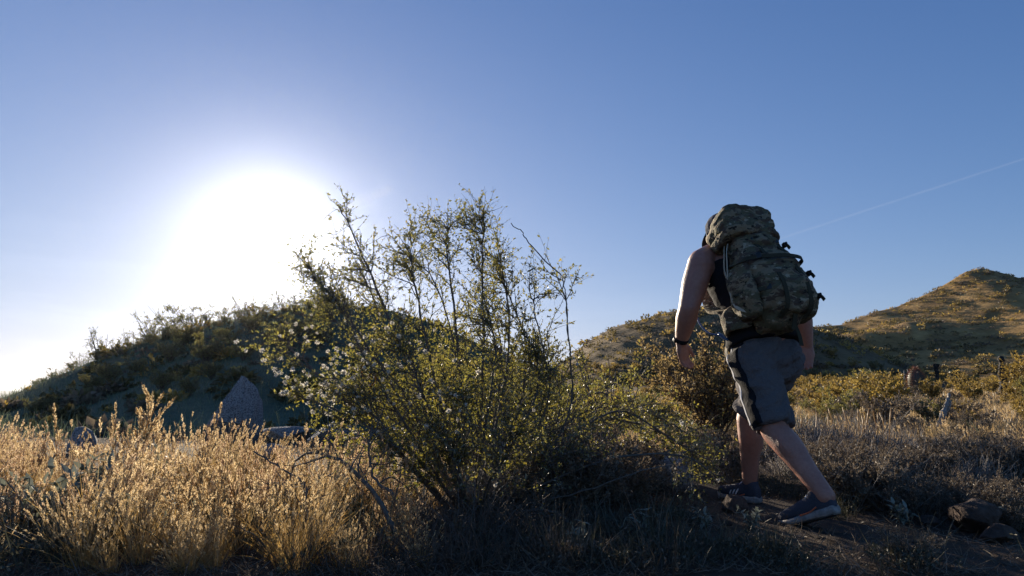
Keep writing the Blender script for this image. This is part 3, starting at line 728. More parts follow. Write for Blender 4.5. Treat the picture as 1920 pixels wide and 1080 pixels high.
# tan edge straps on the left side, widened and paled as sunlit streaks
strap('edge_strap', [pp(.475, .03, .155), pp(.40, .055, .190), pp(.31, .03, .200), pp(.235, .045, .205), pp(.21, .06, .205)], .026, nv(LF + TB * .5), M['sunlit_tan_webbing'])
strap('edge_strap', [pp(.475, .065, .150), pp(.41, .085, .186), pp(.33, .075, .200), pp(.25, .055, .208)], .022, nv(LF + TB * .5), M['sunlit_tan_webbing'])
strap('edge_strap', [pp(.20, .05, .213), pp(.14, .055, .216), pp(.07, .07, .224), pp(.03, .10, .222), pp(-.01, .15, .195)], .016, nv(LF + BK * .3), M['sunlit_tan_webbing'])
# shoulder straps over the shoulders
for s in (1, -1):
    strap('shoulder_strap', [pp(.42, .0, s * .085), spt(.98, -.075, s * .100) + UP * .035, spt(1.0, .02, s * .115) + UP * .045, spt(.86, .145, s * .115), spt(.55, .155, s * .12), spt(.32, .06, s * .185), pp(.06, .02, s * .165)], .062, nv(UP + TB * .3) if False else TB * .2 + UP * .6 + LF * s * .15, M['camouflage'], th=.016, steps=40)
    strap('load_lifter', [pp(.50, .03, s * .11), spt(1.0, -.01, s * .118) + UP * .062], .020, UP, M['webbing'], steps=8)
# hip belt with padded wings
for s in (1, -1):
    hb = MB(); pts = [pp(.03, .03, s * .135), pp(.03, -.045, s * .192), pp(.025, -.12, s * .200), pp(.005, -.185, s * .160)]
    pts = spline(pts, 12); tan = nv(np.gradient(pts, axis=0)); A = np.cross(tan, Uv); A = nv(A)
    ring_loft(hb, pts, Uv, A, np.interp(np.linspace(0, 1, 12), [0, .4, 1], [.072, .064, .035]), [.014] * 12, 16, 3, .6)
    pput(fuse(hb, 'hip_belt_wing', M['camouflage'], None, .006, 2, crumple(.006, 30 + s)))
hbm = MB(); ring_loft(hbm, [pel + SP * z for z in (.028, .045, .085, .100)], LF, TB, [.200, .204, .196, .188], [.158, .162, .156, .148], 32, 2.3, .05)
pput(fuse(hbm, 'hip_belt', M['black_fabric'], None, .0065, 2, wrinkle(.006)))
buckle(pel + SP * .065 + TB * .150, LF, SP, TB, w=.03, h=.02)
strap('belt_tail', [pel + SP * .06 + LF * .165 + TB * .09, pel + SP * .02 + LF * .182 + TB * .095, pel - SP * .025 + LF * .188 + TB * .09], .024, LF, M['sunlit_tan_webbing'], steps=8)
strap('belt_tail', [pp(-.02, .11, -.05), pp(-.07, .14, -.055), pp(-.14, .145, -.06), pp(-.20, .135, -.06)], .022, BK, M['webbing'], steps=12)
strap('belt_tail', [pp(-.03, .24, -.02), pp(-.08, .20, -.02), pp(-.12, .175, -.015)], .026, BK, M['webbing'], steps=12)
# drinking tube hanging in front of the left side
mb = MB(); tube(mb, spline([spt(.95, .12, .10), spt(.6, .19, .15), spt(.36, .20, .20), spt(.20, .14, .215), spt(.12, .05, .20)], 24), .0055, 7); dt = pput(mb.build('drinking_tube', M['tube_blue']))
mb = MB(); tube(mb, spline([spt(.14, .07, .205), spt(.08, .02, .20)], 5), [.009, .011, .011, .009, .006], 9); pput(mb.build('bite_valve', M['tube_blue']), dt)
mb = MB(); tube(mb, spline([pp(.52, .02, -.10), pp(.545, .02, -.06), pp(.545, .02, .06), pp(.52, .02, .10)], 12), .009, 7); pput(mb.build('grab_handle', M['black_fabric']))
# ------------------------------------------------------------------ plants: materials
bark_mat('creosote_bark', (0.075, 0.065, 0.058), (0.16, 0.145, 0.13), 80)
bark_mat('dead_wood', (0.16, 0.145, 0.135), (0.36, 0.33, 0.30), 90)
bark_mat('twig_brown', (0.07, 0.05, 0.038), (0.15, 0.11, 0.085), 90)
bark_mat('charred_wood', (0.008, 0.007, 0.007), (0.035, 0.03, 0.028), 40)
leaf_mat('creosote_leaf', [(0.075, 0.085, 0.025), (0.13, 0.135, 0.04), (0.20, 0.19, 0.055), (0.31, 0.24, 0.075)], 0.68, 0.12, (1.5, 1.35, 0.7))
leaf_mat('creosote_leaf_far', [(0.09, 0.10, 0.04), (0.15, 0.15, 0.06), (0.24, 0.205, 0.08)], 0.6, 0.06, (1.3, 1.2, 0.75))
leaf_mat('seed_fluff', [(0.70, 0.66, 0.58), (0.86, 0.83, 0.77)], 0.6, 0.0)
leaf_mat('grass_gold', [(0.30, 0.165, 0.04), (0.42, 0.26, 0.075), (0.52, 0.36, 0.13)], 0.58, 0.06)
leaf_mat('grass_straw', [(0.34, 0.22, 0.09), (0.47, 0.33, 0.155), (0.57, 0.44, 0.24)], 0.55, 0.05)
leaf_mat('seed_head', [(0.48, 0.335, 0.165), (0.63, 0.48, 0.27), (0.76, 0.64, 0.43)], 0.6, 0.0)
leaf_mat('seed_pink', [(0.48, 0.33, 0.20), (0.62, 0.46, 0.30), (0.74, 0.61, 0.44)], 0.6, 0.0)
leaf_mat('silver_leaf', [(0.15, 0.165, 0.125), (0.22, 0.235, 0.18), (0.30, 0.31, 0.25)], 0.30, 0.05)
leaf_mat('litter', [(0.04, 0.029, 0.021), (0.085, 0.062, 0.043), (0.15, 0.115, 0.08), (0.25, 0.20, 0.15)], 0.25, 0.03)
leaf_mat('forb_dark', [(0.035, 0.04, 0.025), (0.07, 0.07, 0.045), (0.13, 0.115, 0.08)], 0.3, 0.04)
leaf_mat('veiled_knoll_blade', [(0.085, 0.12, 0.07), (0.13, 0.165, 0.095), (0.21, 0.22, 0.12)], 0.4, 0.03)  # blades greened and lightened in place of glare over the knoll
leaf_mat('palo_leaf', [(0.23, 0.155, 0.03), (0.34, 0.24, 0.055), (0.45, 0.32, 0.095)], 0.5, 0.04)
leaf_mat('tan_bush', [(0.22, 0.155, 0.055), (0.33, 0.235, 0.09), (0.42, 0.31, 0.14)], 0.55, 0.04)
leaf_mat('bursage', [(0.085, 0.062, 0.042), (0.15, 0.115, 0.078), (0.23, 0.185, 0.13)], 0.35, 0.03)
leaf_mat('hill_shrub', [(0.06, 0.052, 0.022), (0.125, 0.10, 0.036), (0.23, 0.17, 0.06)], 0.5, 0.03)
leaf_mat('cactus_spine', [(0.16, 0.055, 0.03), (0.28, 0.10, 0.05), (0.36, 0.17, 0.09)], 0.2, 0.05)
t = NT('granite'); co = t.coords(); n1 = t.noise(55, 3, co, 0.7); n2 = t.noise(4, 5, co)
c = t.ramp(n1, [(0.36, (0.045, 0.047, 0.05)), (0.46, (0.165, 0.17, 0.175)), (0.62, (0.30, 0.305, 0.305))])
c = t.mix(t.ramp(n2, [(0.45, (0, 0, 0)), (0.65, (1, 1, 1))]), c, (0.15, 0.13, 0.11), 'MULTIPLY') if False else c
t.principled(c, 0.9, t.bump(t.math('ADD', n1, t.math('MULTIPLY', n2, 3.0)), 0.6, 0.012), spec=0.2); M['granite'] = t.m
t = NT('brown_rock'); co = t.coords(); n1 = t.noise(22, 5, co, 0.7); n2 = t.noise(5, 5, co)
c = t.ramp(t.math('ADD', t.math('MULTIPLY', n1, .5), t.math('MULTIPLY', n2, .5)), [(0.35, (0.035, 0.025, 0.021)), (0.55, (0.08, 0.057, 0.046)), (0.7, (0.13, 0.095, 0.078))])
t.principled(c, 0.92, t.bump(t.math('ADD', n1, n2), 0.8, 0.02), spec=0.15); M['brown_rock'] = t.m
for _nm, _al in (('contrail_ice', 0.018), ('wisp_ice', 0.05)):
  _c = NT(_nm); tr = _c.node('ShaderNodeBsdfTransparent'); df = _c.node('ShaderNodeBsdfTranslucent'); df.inputs[0].default_value = (0.9, 0.9, 0.92, 1)
  mx = _c.node('ShaderNodeMixShader'); lw = _c.node('ShaderNodeLayerWeight', Blend=0.5); nz = _c.noise(0.0012, 4, _c.coords())
  _c.link(_c.math('MULTIPLY', _c.math('POWER', _c.math('SUBTRACT', 1.0, lw.outputs['Facing']), 1.5), _c.math('MULTIPLY', nz, _al)), mx.inputs[0])
  _c.link(tr.outputs[0], mx.inputs[1]); _c.link(df.outputs[0], mx.inputs[2]); _c.link(mx.outputs[0], _c.out.inputs['Surface']); M[_nm] = _c.m

# ------------------------------------------------------------------ plant builders
def twist_path(p0, d, L, n, wob, up=0.0):
    """wandering twig from p0 along d"""
    pts = [np.array(p0, float)]; d = nv(d); st = L / n
    for i in range(n):
        d = nv(d + rng.normal(size=3) * wob + np.array([0, 0, up])); pts.append(pts[-1] + d * st)
    return np.array(pts)
def shrub_growth(stems, n2, n3, len2, len3, start=0.35, leaf_n=9, spread=0.8, up2=0.05, bias=None, r2=0.0035, r3=0.0016):
    """side branches and twigs along stems; returns branch list and leaf seats"""
    br, seats, sdir = [], [], []
    for pts, leafy, k2 in stems:
        n = len(pts); tan = nv(np.gradient(pts, axis=0))
        seg = np.linalg.norm(np.diff(pts, axis=0), axis=1).sum()
        for _ in range(int(k2 * n2)):
            f = start + (1 - start) * rng.random() ** 0.8; i = min(n - 1, int(f * (n - 1)))
            d = nv(tan[i] + rand_dirs(1)[0] * spread + (0 if bias is None else bias))
            L = len2 * (0.5 + rng.random() * .8) * (1.2 - .85 * f)
            b = twist_path(pts[i], d, L, 6, .16, up2); br.append((b, r2, 0))
            tb = nv(np.gradient(b, axis=0))
            for _ in range(n3):
                j = 1 + int(rng.random() * 5.99); d3 = nv(tb[j] + rand_dirs(1)[0] * spread * 1.05)
                c = twist_path(b[j], d3, len3 * (.5 + rng.random()), 4, .2, up2 * .7); br.append((c, r3, 1))
                if leafy:
                    for _ in range(leaf_n):
                        k = rng.random() * 3.99; kk = int(k); p = c[kk] + (c[kk + 1] - c[kk]) * (k - kk)
                        seats.append(p); sdir.append(c[kk + 1] - c[kk])
            if leafy:
                for _ in range(leaf_n):
                    k = 1.5 + rng.random() * 4.49; kk = min(5, int(k)); p = b[kk] + (b[kk + 1] - b[kk]) * (k - kk)
                    seats.append(p); sdir.append(b[kk + 1] - b[kk])
    return br, np.array(seats), np.array(sdir)
def twig_mesh(br, sides=(4, 3)):
    mb = MB()
    for pts, r, lv in br: tube(mb, pts, np.linspace(r, r * .35, len(pts)), sides[min(lv, 1)], cap=False)
    return mb
def leaf_mesh(seats, sdir, L, W, mb=None, droop=0.0):
    mb = mb or MB(); n = len(seats)
    d = nv(nv(sdir) * .6 + rand_dirs(n) * .9 + np.array([0, 0, .15 - droop])); s = 0.7 + rng.random(n) * .7
    leaves(mb, seats, d, rand_dirs(n), L * s, W * s); return mb
def px_stem(pts, n=14):
    return spline([P(*p) for p in pts], n)

# fluffy seed ball shared by all of them
def fluff_mesh():
    mb = MB(); n = 46; d = nv(rng.normal(size=(n, 3))); s = nv(np.cross(d, rand_dirs(n)))
    blades(mb, d * .0015, d, .0062, .0016, s * .15, 2)
    th = np.linspace(0, math.pi, 6)[1:-1]
    ring_loft(mb, [np.array([0, 0, .0032 * math.cos(a)]) for a in th], np.array([1., 0, 0]), np.array([0, 1., 0]), .0032 * np.sin(th), .0032 * np.sin(th), 7, 2, 0.0)
    return mb.mesh('seed_ball')
FLUFF = fluff_mesh(); FLUFF.materials.append(M['seed_fluff'])

# ------------------------------------------------------------------ the big creosote bush
cb = P(880, 962, 3.62); cb[2] = float(base_z(cb[0], cb[1]))
creo = empty('creosote_bush', tuple(cb)); tag(creo, 'large leafy creosote bush with pale fluffy seed balls, leaning toward the sun', 'bush')
def lput(o, root): o.parent = root; o.matrix_parent_inverse = Matrix.Translation(-root.location); return o
B0 = (880, 965, 3.62)
stem_px = [  # (control points, bare?, leaf density, radius)
    ([(845, 960, 3.55), (800, 900, 3.50), (745, 845, 3.45), (690, 790, 3.40), (630, 735, 3.38), (565, 670, 3.36), (520, 625, 3.35)], 1, 1.25, .017),
    ([(860, 965, 3.6), (820, 850, 3.62), (780, 720, 3.66), (730, 600, 3.68), (690, 500, 3.70), (655, 425, 3.72), (635, 388, 3.72)], 1, 1.15, .013),
    ([(862, 960, 3.62), (800, 840, 3.75), (740, 730, 3.82), (670, 620, 3.86), (610, 540, 3.88), (578, 500, 3.9)], 1, 1.5, .012),
    ([(868, 960, 3.6), (845, 840, 3.55), (815, 710, 3.50), (790, 590, 3.48), (770, 500, 3.48), (770, 445, 3.5)], 1, 1.5, .012),
    ([(876, 960, 3.65), (868, 820, 3.72), (860, 690, 3.78), (850, 560, 3.8), (838, 470, 3.8), (842, 410, 3.8)], 1, 1.4, .013),
    ([(884, 960, 3.6), (898, 820, 3.56), (905, 690, 3.54), (905, 570, 3.52), (905, 470, 3.5), (900, 405, 3.5)], 1, 1.4, .012),
    ([(890, 960, 3.62), (920, 840, 3.6), (945, 720, 3.62), (955, 610, 3.64), (945, 520, 3.64), (930, 460, 3.64)], 1, 1.2, .011),
    ([(895, 962, 3.64), (945, 850, 3.72), (980, 740, 3.78), (985, 640, 3.8), (955, 555, 3.8), (925, 500, 3.8)], 1, 1.2, .011),
    ([(900, 964, 3.6), (960, 880, 3.55), (1015, 790, 3.5), (1030, 720, 3.48), (1018, 660, 3.48)], 1, 1.0, .010),
    ([(905, 966, 3.58), (990, 900, 3.5), (1048, 820, 3.45), (1072, 740, 3.42), (1066, 640, 3.42), (1060, 560, 3.43), (1052, 515, 3.44)], 0, 0.0, .008),
    ([(1066, 640, 3.42), (1062, 580, 3.43), (1060, 545, 3.43), (1050, 512, 3.44)], 1, .22, .004),
    ([(1030, 720, 3.45), (1018, 650, 3.45), (1004, 590, 3.45), (1006, 556, 3.45), (1040, 550, 3.45)], 1, .28, .005),
    ([(1052, 515, 3.44), (1030, 497, 3.44), (1005, 470, 3.44), (985, 448, 3.43), (978, 432, 3.43), (958, 422, 3.42)], 0, 0.0, .004),
    ([(905, 968, 3.66), (985, 880, 3.75), (1040, 800, 3.85), (1050, 740, 3.9), (1030, 680, 3.92), (1010, 640, 3.94)], 1, 1.0, .010),
    ([(850, 965, 3.5), (790, 900, 3.35), (730, 820, 3.28), (680, 750, 3.25), (620, 700, 3.24)], 1, 1.0, .010),
    ([(870, 962, 3.5), (840, 860, 3.36), (800, 760, 3.30), (770, 680, 3.28), (740, 620, 3.28)], 1, 1.1, .010),
    ([(885, 962, 3.5), (900, 850, 3.36), (920, 740, 3.30), (930, 650, 3.28), (915, 590, 3.28)], 1, 1.0, .010),
    ([(865, 962, 3.75), (800, 820, 4.0), (730, 700, 4.1), (650, 620, 4.15), (600, 575, 4.2)], 1, 1.1, .010),
    ([(895, 962, 3.75), (920, 820, 4.0), (940, 700, 4.1), (930, 600, 4.15), (890, 530, 4.2)], 1, 1.1, .010),
    ([(862, 962, 3.55), (780, 830, 3.45), (700, 700, 3.42), (650, 600, 3.42), (615, 540, 3.42)], 1, 1.3, .010),
    ([(866, 962, 3.68), (800, 800, 3.9), (740, 660, 4.0), (700, 560, 4.05), (670, 490, 4.1)], 1, 1.3, .010),
    ([(880, 962, 3.68), (870, 800, 3.9), (850, 640, 4.0), (810, 520, 4.05), (745, 470, 4.1)], 1, 1.2, .010),
    ([(855, 962, 3.5), (770, 870, 3.3), (690, 800, 3.2), (610, 760, 3.15), (540, 740, 3.15)], 1, .9, .009),
    ([(890, 962, 3.5), (950, 850, 3.4), (1000, 760, 3.35), (1010, 690, 3.35), (985, 620, 3.35)], 1, 1.1, .009),
    ([(880, 962, 3.45), (860, 870, 3.3), (880, 790, 3.2), (850, 720, 3.2)], 1, 1.1, .008),
    ([(900, 966, 3.6), (1010, 860, 3.7), (1120, 790, 3.85), (1210, 800, 3.95), (1280, 835, 4.0), (1320, 880, 4.0)], 1, 1.4, .009),
    ([(900, 966, 3.6), (1000, 830, 3.9), (1100, 740, 4.3), (1170, 750, 4.5), (1240, 775, 4.6), (1310, 810, 4.6)], 1, 1.5, .009),
    ([(870, 962, 3.5), (820, 900, 3.3), (770, 850, 3.2), (720, 830, 3.15)], 1, .9, .008),
    ([(875, 962, 3.5), (860, 900, 3.3), (840, 840, 3.2), (800, 790, 3.15)], 1, 1.1, .008),
    ([(890, 962, 3.5), (920, 900, 3.3), (950, 850, 3.2), (960, 800, 3.15)], 1, 1.1, .008),
    ([(895, 962, 3.5), (960, 900, 3.4), (1030, 860, 3.3), (1090, 840, 3.25)], 1, 1.0, .008),
    ([(885, 962, 3.8), (880, 860, 4.1), (900, 790, 4.2), (950, 740, 4.25)], 1, 1.2, .008),
    ([(870, 962, 3.8), (820, 880, 4.1), (790, 810, 4.2), (740, 770, 4.25)], 1, 1.2, .008),
    ([(900, 966, 3.5), (985, 925, 3.35), (1060, 890, 3.25), (1140, 862, 3.2), (1230, 850, 3.18), (1300, 862, 3.18), (1345, 900, 3.2)], 1, .18, .009),
    ([(900, 968, 3.45), (980, 945, 3.3), (1080, 925, 3.2), (1180, 890, 3.12), (1260, 868, 3.1)], 0, 0.0, .007),
    ([(905, 960, 3.7), (1000, 850, 3.8), (1100, 770, 3.9), (1180, 765, 4.0), (1260, 795, 4.05), (1330, 840, 4.05)], 1, 1.2, .010),
    ([(905, 962, 3.6), (1000, 880, 3.6), (1080, 810, 3.6), (1160, 770, 3.62), (1230, 805, 3.64), (1300, 845, 3.66), (1350, 880, 3.68)], 1, 1.1, .009),
]
stems = []
for k, (cp_, lf, dens, r) in enumerate(stem_px):
    pts = px_stem(cp_, 18); pts += rng.normal(size=pts.shape) * .006 * np.linspace(0, 1, 18)[:, None]
    if cp_[0][1] > 900: pts[0] = cb + rng.normal(size=3) * [.05, .05, 0] - [0, 0, .03]
    mb = MB(); tube(mb, pts, np.linspace(r, .0025, 18), 7); lput(mb.build('branch', M['creosote_bark']), creo)
    if dens > 0: stems.append((pts, lf, dens))
br, se, sd = shrub_growth(stems[:20] + stems[27:], 25, 6, .36, .14, .18, 7, .85, .0, np.array([-.30, 0, .05]))
b2, s2, d2 = shrub_growth(stems[20:27], 24, 6, .18, .09, .2, 7, .9, -.02)
br += b2; se = np.concatenate([se, s2]); sd = np.concatenate([sd, d2])
lput(twig_mesh(br).build('twigs', M['creosote_bark']), creo)['kind'] = 'stuff'
lput(leaf_mesh(se, sd, .0185, .0095).build('foliage', M['creosote_leaf'], smooth=False), creo)['kind'] = 'stuff'
# seed balls: most on the left side of the bush, seated on twig ends
ends = np.array([b[0][-1] for b in br if b[2] == 1]); 
def to_px(p):
    d = np.asarray(p) - [0, 0, CAM_H]; c_, s_ = math.cos(PITCH), math.sin(PITCH)
    f = d[..., 1] * c_ + d[..., 2] * s_; z = -d[..., 1] * s_ + d[..., 2] * c_
    return 960 + F_PX * d[..., 0] / f, 540 - F_PX * z / f
eu, ev = to_px(ends)
wgt = np.exp(-((eu - 590) / 110.) ** 2 - ((ev - 690) / 85.) ** 2) * 3 + .35 * np.exp(-((eu - 760) / 160.) ** 2 - ((ev - 710) / 110.) ** 2) + .02
wgt *= (ev > 560) * np.exp(-(ends[:, 1] - 3.0) * 1.6); 
pick = rng.choice(len(ends), 270, replace=False, p=wgt / wgt.sum())
for k in pick:
    o = bpy.data.objects.new('seed_ball', FLUFF); COL.objects.link(o); o.parent = creo
    o.location = Vector(ends[k] - cb); s = 1.3 + rng.random() * .9; o.scale = (s, s, s); o.rotation_euler = tuple(rng.random(3) * 6)
# curled strip of dry bark caught in the bush
mb = MB(); a = np.linspace(0, 1, 30)
cpt = np.array([P(u, v, 3.30) for u, v in [(681, 683), (676, 695), (684, 706), (697, 700), (706, 702), (703, 716), (694, 726), (690, 738)]])
cpt[:, 1] += np.array([0, .015, .02, 0, -.02, -.01, .01, .02]); c2 = spline(cpt, 30)
V = np.stack([c2 + [0, .018, 0], c2 - [0, .018, 0], c2 - [0.004, .018, 0.004], c2 + [-.004, .018, -.004]], 1).reshape(-1, 3)
q = [(i * 4 + j, i * 4 + (j + 1) % 4, (i + 1) * 4 + (j + 1) % 4, (i + 1) * 4 + j) for i in range(29) for j in range(4)] + [(3, 2, 1, 0), (116, 117, 118, 119)]
mb.add(V, q); o = mb.build('bark_strip', M['grass_gold']); tag(o, 'curled strip of dry golden bark caught in the creosote bush', 'bark')

# ------------------------------------------------------------------ reusable shrubs
def far_creosote(h, w, n_st, mat, leafL, dens, name='foliage', leaf_n=5, n3=4):
    st = []
    for k in range(n_st):
        a = rng.random() * 6.283; r = w * (.35 + .65 * rng.random())
        top = np.array([math.cos(a) * r, math.sin(a) * r, h * (.65 + .35 * rng.random())])
        p = spline([np.zeros(3), top * [.35, .35, .45] + rng.normal(size=3) * .03 * h, top], 8); st.append((p, 1, dens))
    b, s_, d_ = shrub_growth(st, 7, n3, .30 * h, .13 * h, .25, leaf_n, .85, .04, None, .004 * h, .0022 * h)
    tm = MB()
    for p, lf, dd in st: tube(tm, p, np.linspace(.012 * h, .003 * h, 8), 4, cap=False)
    for p, r, lv in b: tube(tm, p[::2] if lv else p, r, 3, cap=False)
    return tm.mesh('stems'), leaf_mesh(s_, d_, leafL, leafL * .5).mesh(name, smooth=False)
def make_shrub(name, stem_me, leaf_me, bark, mat):
    r = empty(name); link('stems', stem_me, M[bark], r); link('foliage', leaf_me, M[mat], r); return r
SHV = {}
for nm, args, bark, mat in (('sparse', (1.5, .75, 9, None, .050, .7), 'creosote_bark', 'creosote_leaf_far'), ('sparse2', (1.3, .8, 8, None, .050, .6), 'creosote_bark', 'creosote_leaf_far'),
                            ('dense', (1.1, .8, 16, None, .055, 1.1), 'twig_brown', 'creosote_leaf_far'), ('tan', (1.7, 1.15, 26, None, .045, 1.7), 'twig_brown', 'tan_bush'),
                            ('burs', (.5, .5, 18, None, .030, .9), 'dead_wood', 'bursage'), ('palo', (2.2, 1.7, 18, None, .10, 1.4), 'twig_brown', 'palo_leaf'),
                            ('yellow', (.8, .7, 16, None, .05, 1.1), 'twig_brown', 'palo_leaf')):
    sm, lm = far_creosote(*args); sm.materials.append(M[bark]); lm.materials.append(M[mat]); SHV[nm] = (sm, lm)
def put_shrub(kind, x, y, s, name, label, cat, group=None, sz=None, z=None):
    r = empty(name, (x, y, float(ground_z(x, y)) - .03 * s if z is None else z), rng.random() * 6.28, s)
    if sz: r.scale = (s, s, s * sz)
    sm, lm = SHV[kind]; link('stems', sm, None, r); link('foliage', lm, None, r)
    tag(r, label, cat, group); return r
def px_ground(u, v, ymin=2.0, ymax=400.0):
    """where the ray of a place in view meets the terrain"""
    d = ray(u, v); t = np.geomspace(ymin, ymax, 4000); x = d[0] / d[1] * t; z = CAM_H + d[2] / d[1] * t
    g = ground_z(x, t); k = np.argmax(z <= g)
    return (x[k], t[k]) if (z <= g).any() else None
# shrubs on the crest of the near knoll
for u, h in ((100, .9), (150, 1.0), (183, 1.9), (215, .7), (238, 1.2), (258, 1.5), (283, 1.9), (300, 1.4), (322, 2.3), (345, 2.0), (362, 1.4), (388, 1.7), (410, 1.4), (432, 1.2), (455, 1.5), (478, 1.2), (500, 1.0), (525, 1.4), (548, 1.2), (570, 1.2), (592, 1.4), (612, 1.2), (632, 1.3)):
    y = KN_Y - .6 - rng.random() * 1.0; x = (u - 960) / F_PX * (y * .985 + .05)
    put_shrub('sparse' if rng.random() < .5 else 'sparse2', x, y, h / 1.45, 'creosote_bush', 'wispy creosote bush standing on the crest of the shaded knoll', 'bush', 'wispy bushes along the knoll crest', .85, float(ground_z(x, y)) - .24 * h)
for k in range(26):
    u = 60 + 600 * rng.random() ** .75; y = KN_Y - .3 - rng.random() * 1.8; x = (u - 960) / F_PX * y
    put_shrub('dense' if k % 3 else 'yellow', x, y, .22 + .26 * rng.random(), 'desert_shrub', ('dark' if k % 3 else 'yellowish') + ' low shrub filling the crest of the shaded knoll', 'shrub', ('dark' if k % 3 else 'yellowish') + ' low shrubs along the knoll crest')
# rounded bushes on the shaded face of the knoll
for u, v, s in ((385, 672, 1.3), (318, 668, 1.1), (340, 640, 1.2), (430, 640, 1.0), (205, 705, .9), (455, 665, .8), (250, 690, .8), (150, 745, .7), (90, 760, .6), (520, 640, 1.1), (560, 620, 1.0), (300, 720, .8), (170, 720, .7), (470, 610, 1.0), (600, 640, 1.2), (395, 700, .7), (355, 730, .7), (60, 765, .6)):
    g = px_ground(u, v + 12, 9, 27)
    if g: put_shrub('dense', g[0], g[1], s * .75, 'desert_shrub', 'rounded leafy shrub growing on the shaded face of the knoll', 'shrub', 'rounded shrubs on the knoll face', .85)
# big tan bush beside the hiker's arm, its neighbours, and bushes added to cast shade
g = px_ground(1245, 735); put_shrub('tan', g[0], 7.2, 1.02, 'desert_bush', 'big tan twiggy bush seen beside the left arm of the hiker', 'bush')
put_shrub('sparse', P(1135, 700, 6.0)[0], 6.0, .70, 'creosote_bush', 'small wispy bush with a bare crooked stem left of the tan bush', 'bush')
put_shrub('tan', P(1340, 700, 7.6)[0], 7.8, .86, 'desert_bush', 'tan twiggy bush right behind the thighs of the hiker', 'bush')
put_shrub('yellow', P(1130, 690, 13)[0], 13, 1.1, 'desert_shrub', 'low yellow-green shrub at the foot of the brown hill', 'shrub')
put_shrub('dense', -.35, 6.4, 1.1, 'creosote_bush', 'leafy bush added for shade, half hidden behind the big creosote bush', 'bush')  # added behind the big bush to shade its low right branches
put_shrub('dense', .30, 7.6, .95, 'creosote_bush', 'leafy bush between the big creosote bush and the tan bush', 'bush')
put_shrub('dense', -1.0, 7.4, 1.1, 'creosote_bush', 'leafy bush added for shade behind the left half of the big creosote bush', 'bush')  # second added bush, there for the shadow it throws
# palo verde and cactus on the right
put_shrub('palo', P(1945, 690, 30)[0], 30.0, 1.2, 'palo_verde_tree', 'yellow-green palo verde bush right of the burnt snag', 'tree')
put_shrub('palo', P(2000, 690, 24)[0], 24.0, .8, 'palo_verde_tree', 'yellow-green palo verde bush growing behind the first palo verde', 'tree')
put_shrub('yellow', P(1640, 700, 14)[0], 14.0, 1.5, 'creosote_bush', 'spreading olive bush left of the barrel cactus', 'bush')
put_shrub('yellow', P(1560, 700, 17)[0], 17.0, 1.4, 'creosote_bush', 'olive bush on the flat behind the right hand of the hiker', 'bush')
put_shrub('dense', P(1752, 720, 13)[0], 13.2, .6, 'desert_shrub', 'dark low shrub right of the barrel cactus', 'shrub')
put_shrub('burs', P(1862, 740, 13)[0], 14.2, 1.3, 'desert_shrub', 'grey twiggy shrub at the foot of the burnt snag', 'shrub')
put_shrub('burs', P(1690, 760, 9)[0], 9.5, 1.5, 'desert_shrub', 'dead grey twig shrub in front of the barrel cactus', 'shrub')
# ------------------------------------------------------------------ rocks
def rock_mesh(sx, sy, sz, seed, cuts=10, det=3, rough=.05):
    r_ = np.random.default_rng(seed); bm = bmesh.new(); bmesh.ops.create_icosphere(bm, subdivisions=det + 1, radius=1.0)
    v = np.array([w.co[:] for w in bm.verts]); 
    for _ in range(cuts):
        n = nv(r_.normal(size=3)); d = .55 + r_.random() * .3; k = v @ n; v = v - np.maximum(k - d, 0)[:, None] * n
    v *= 1 + rough * (fbm(v[:, 0] * 3 + v[:, 2] * 2, v[:, 1] * 3 - v[:, 2], seed, 4))[:, None] * 2
    v = v / np.abs(v).max(0) * [sx / 2, sy / 2, sz / 2]
    for w, c in zip(bm.verts, v): w.co = c
    me = bpy.data.meshes.new('rock'); bm.to_mesh(me); bm.free()
    return me
def rock(u, v, Y, w, h, mat, label, seed, d=None, rot=0.0, cuts=10, name='boulder', sink=.12, tilt=0):
    p = P(u, v, Y); me = rock_mesh(w, d or w * .8, h, seed, cuts); o = link(name, me, M[mat])
    z = float(ground_z(p[0], p[1])); o.location = (p[0], p[1], z + h * (.5 - sink)); o.rotation_euler = (tilt, tilt * .6, rot)
    tag(o, label, 'rock'); return o
def peaked(o, k=.8):
    for w in o.data.vertices:
        f = (w.co.z / (o.dimensions.z or 1) + .5); w.co.x *= 1 - k * max(0, f) ** 1.2; w.co.y *= 1 - .3 * max(0, f)
o = rock(446, 740, 8.4, .82, 1.12, 'granite', 'grey granite boulder with a pointed top at the foot of the knoll', 11, .5, .3, 14); 
def boul(me):
    co = np.array([w.co[:] for w in me.vertices]); z = (co[:, 2] - co[:, 2].min()) / np.ptp(co[:, 2]); co[:, 0] = co[:, 0] * (1.15 - .75 * z ** 1.3) + .05 * z
    for w, c in zip(me.vertices, co): w.co = c
boul(o.data)
rock(545, 735, 9.2, .8, .24, 'granite', 'broad flat granite slab right of the pointed boulder', 12, .7, .1)
rock(640, 760, 8.0, .8, .42, 'granite', 'granite boulder half hidden behind the left branches of the creosote bush', 13, .7, .6)
rock(515, 830, 5.6, .34, .22, 'granite', 'small rounded granite boulder behind the golden grass', 14)
rock(160, 800, 7.0, .42, .34, 'granite', 'small grey boulder behind pinkish seed plants', 15)
rock(1250, 870, 4.3, .34, .26, 'granite', 'dim granite boulder in the shade left of the front shoe', 16, .3)
rock(1280, 905, 4.1, .18, .14, 'granite', 'fist-sized pale stone beside the dim granite boulder', 17)
rock(1125, 705, 6.2, .16, .22, 'brown_rock', 'dark stone on the rise left of the tan bush', 18)
rock(1375, 955, 3.30, .15, .11, 'brown_rock', 'dark stone on the path in front of the shoes', 19)
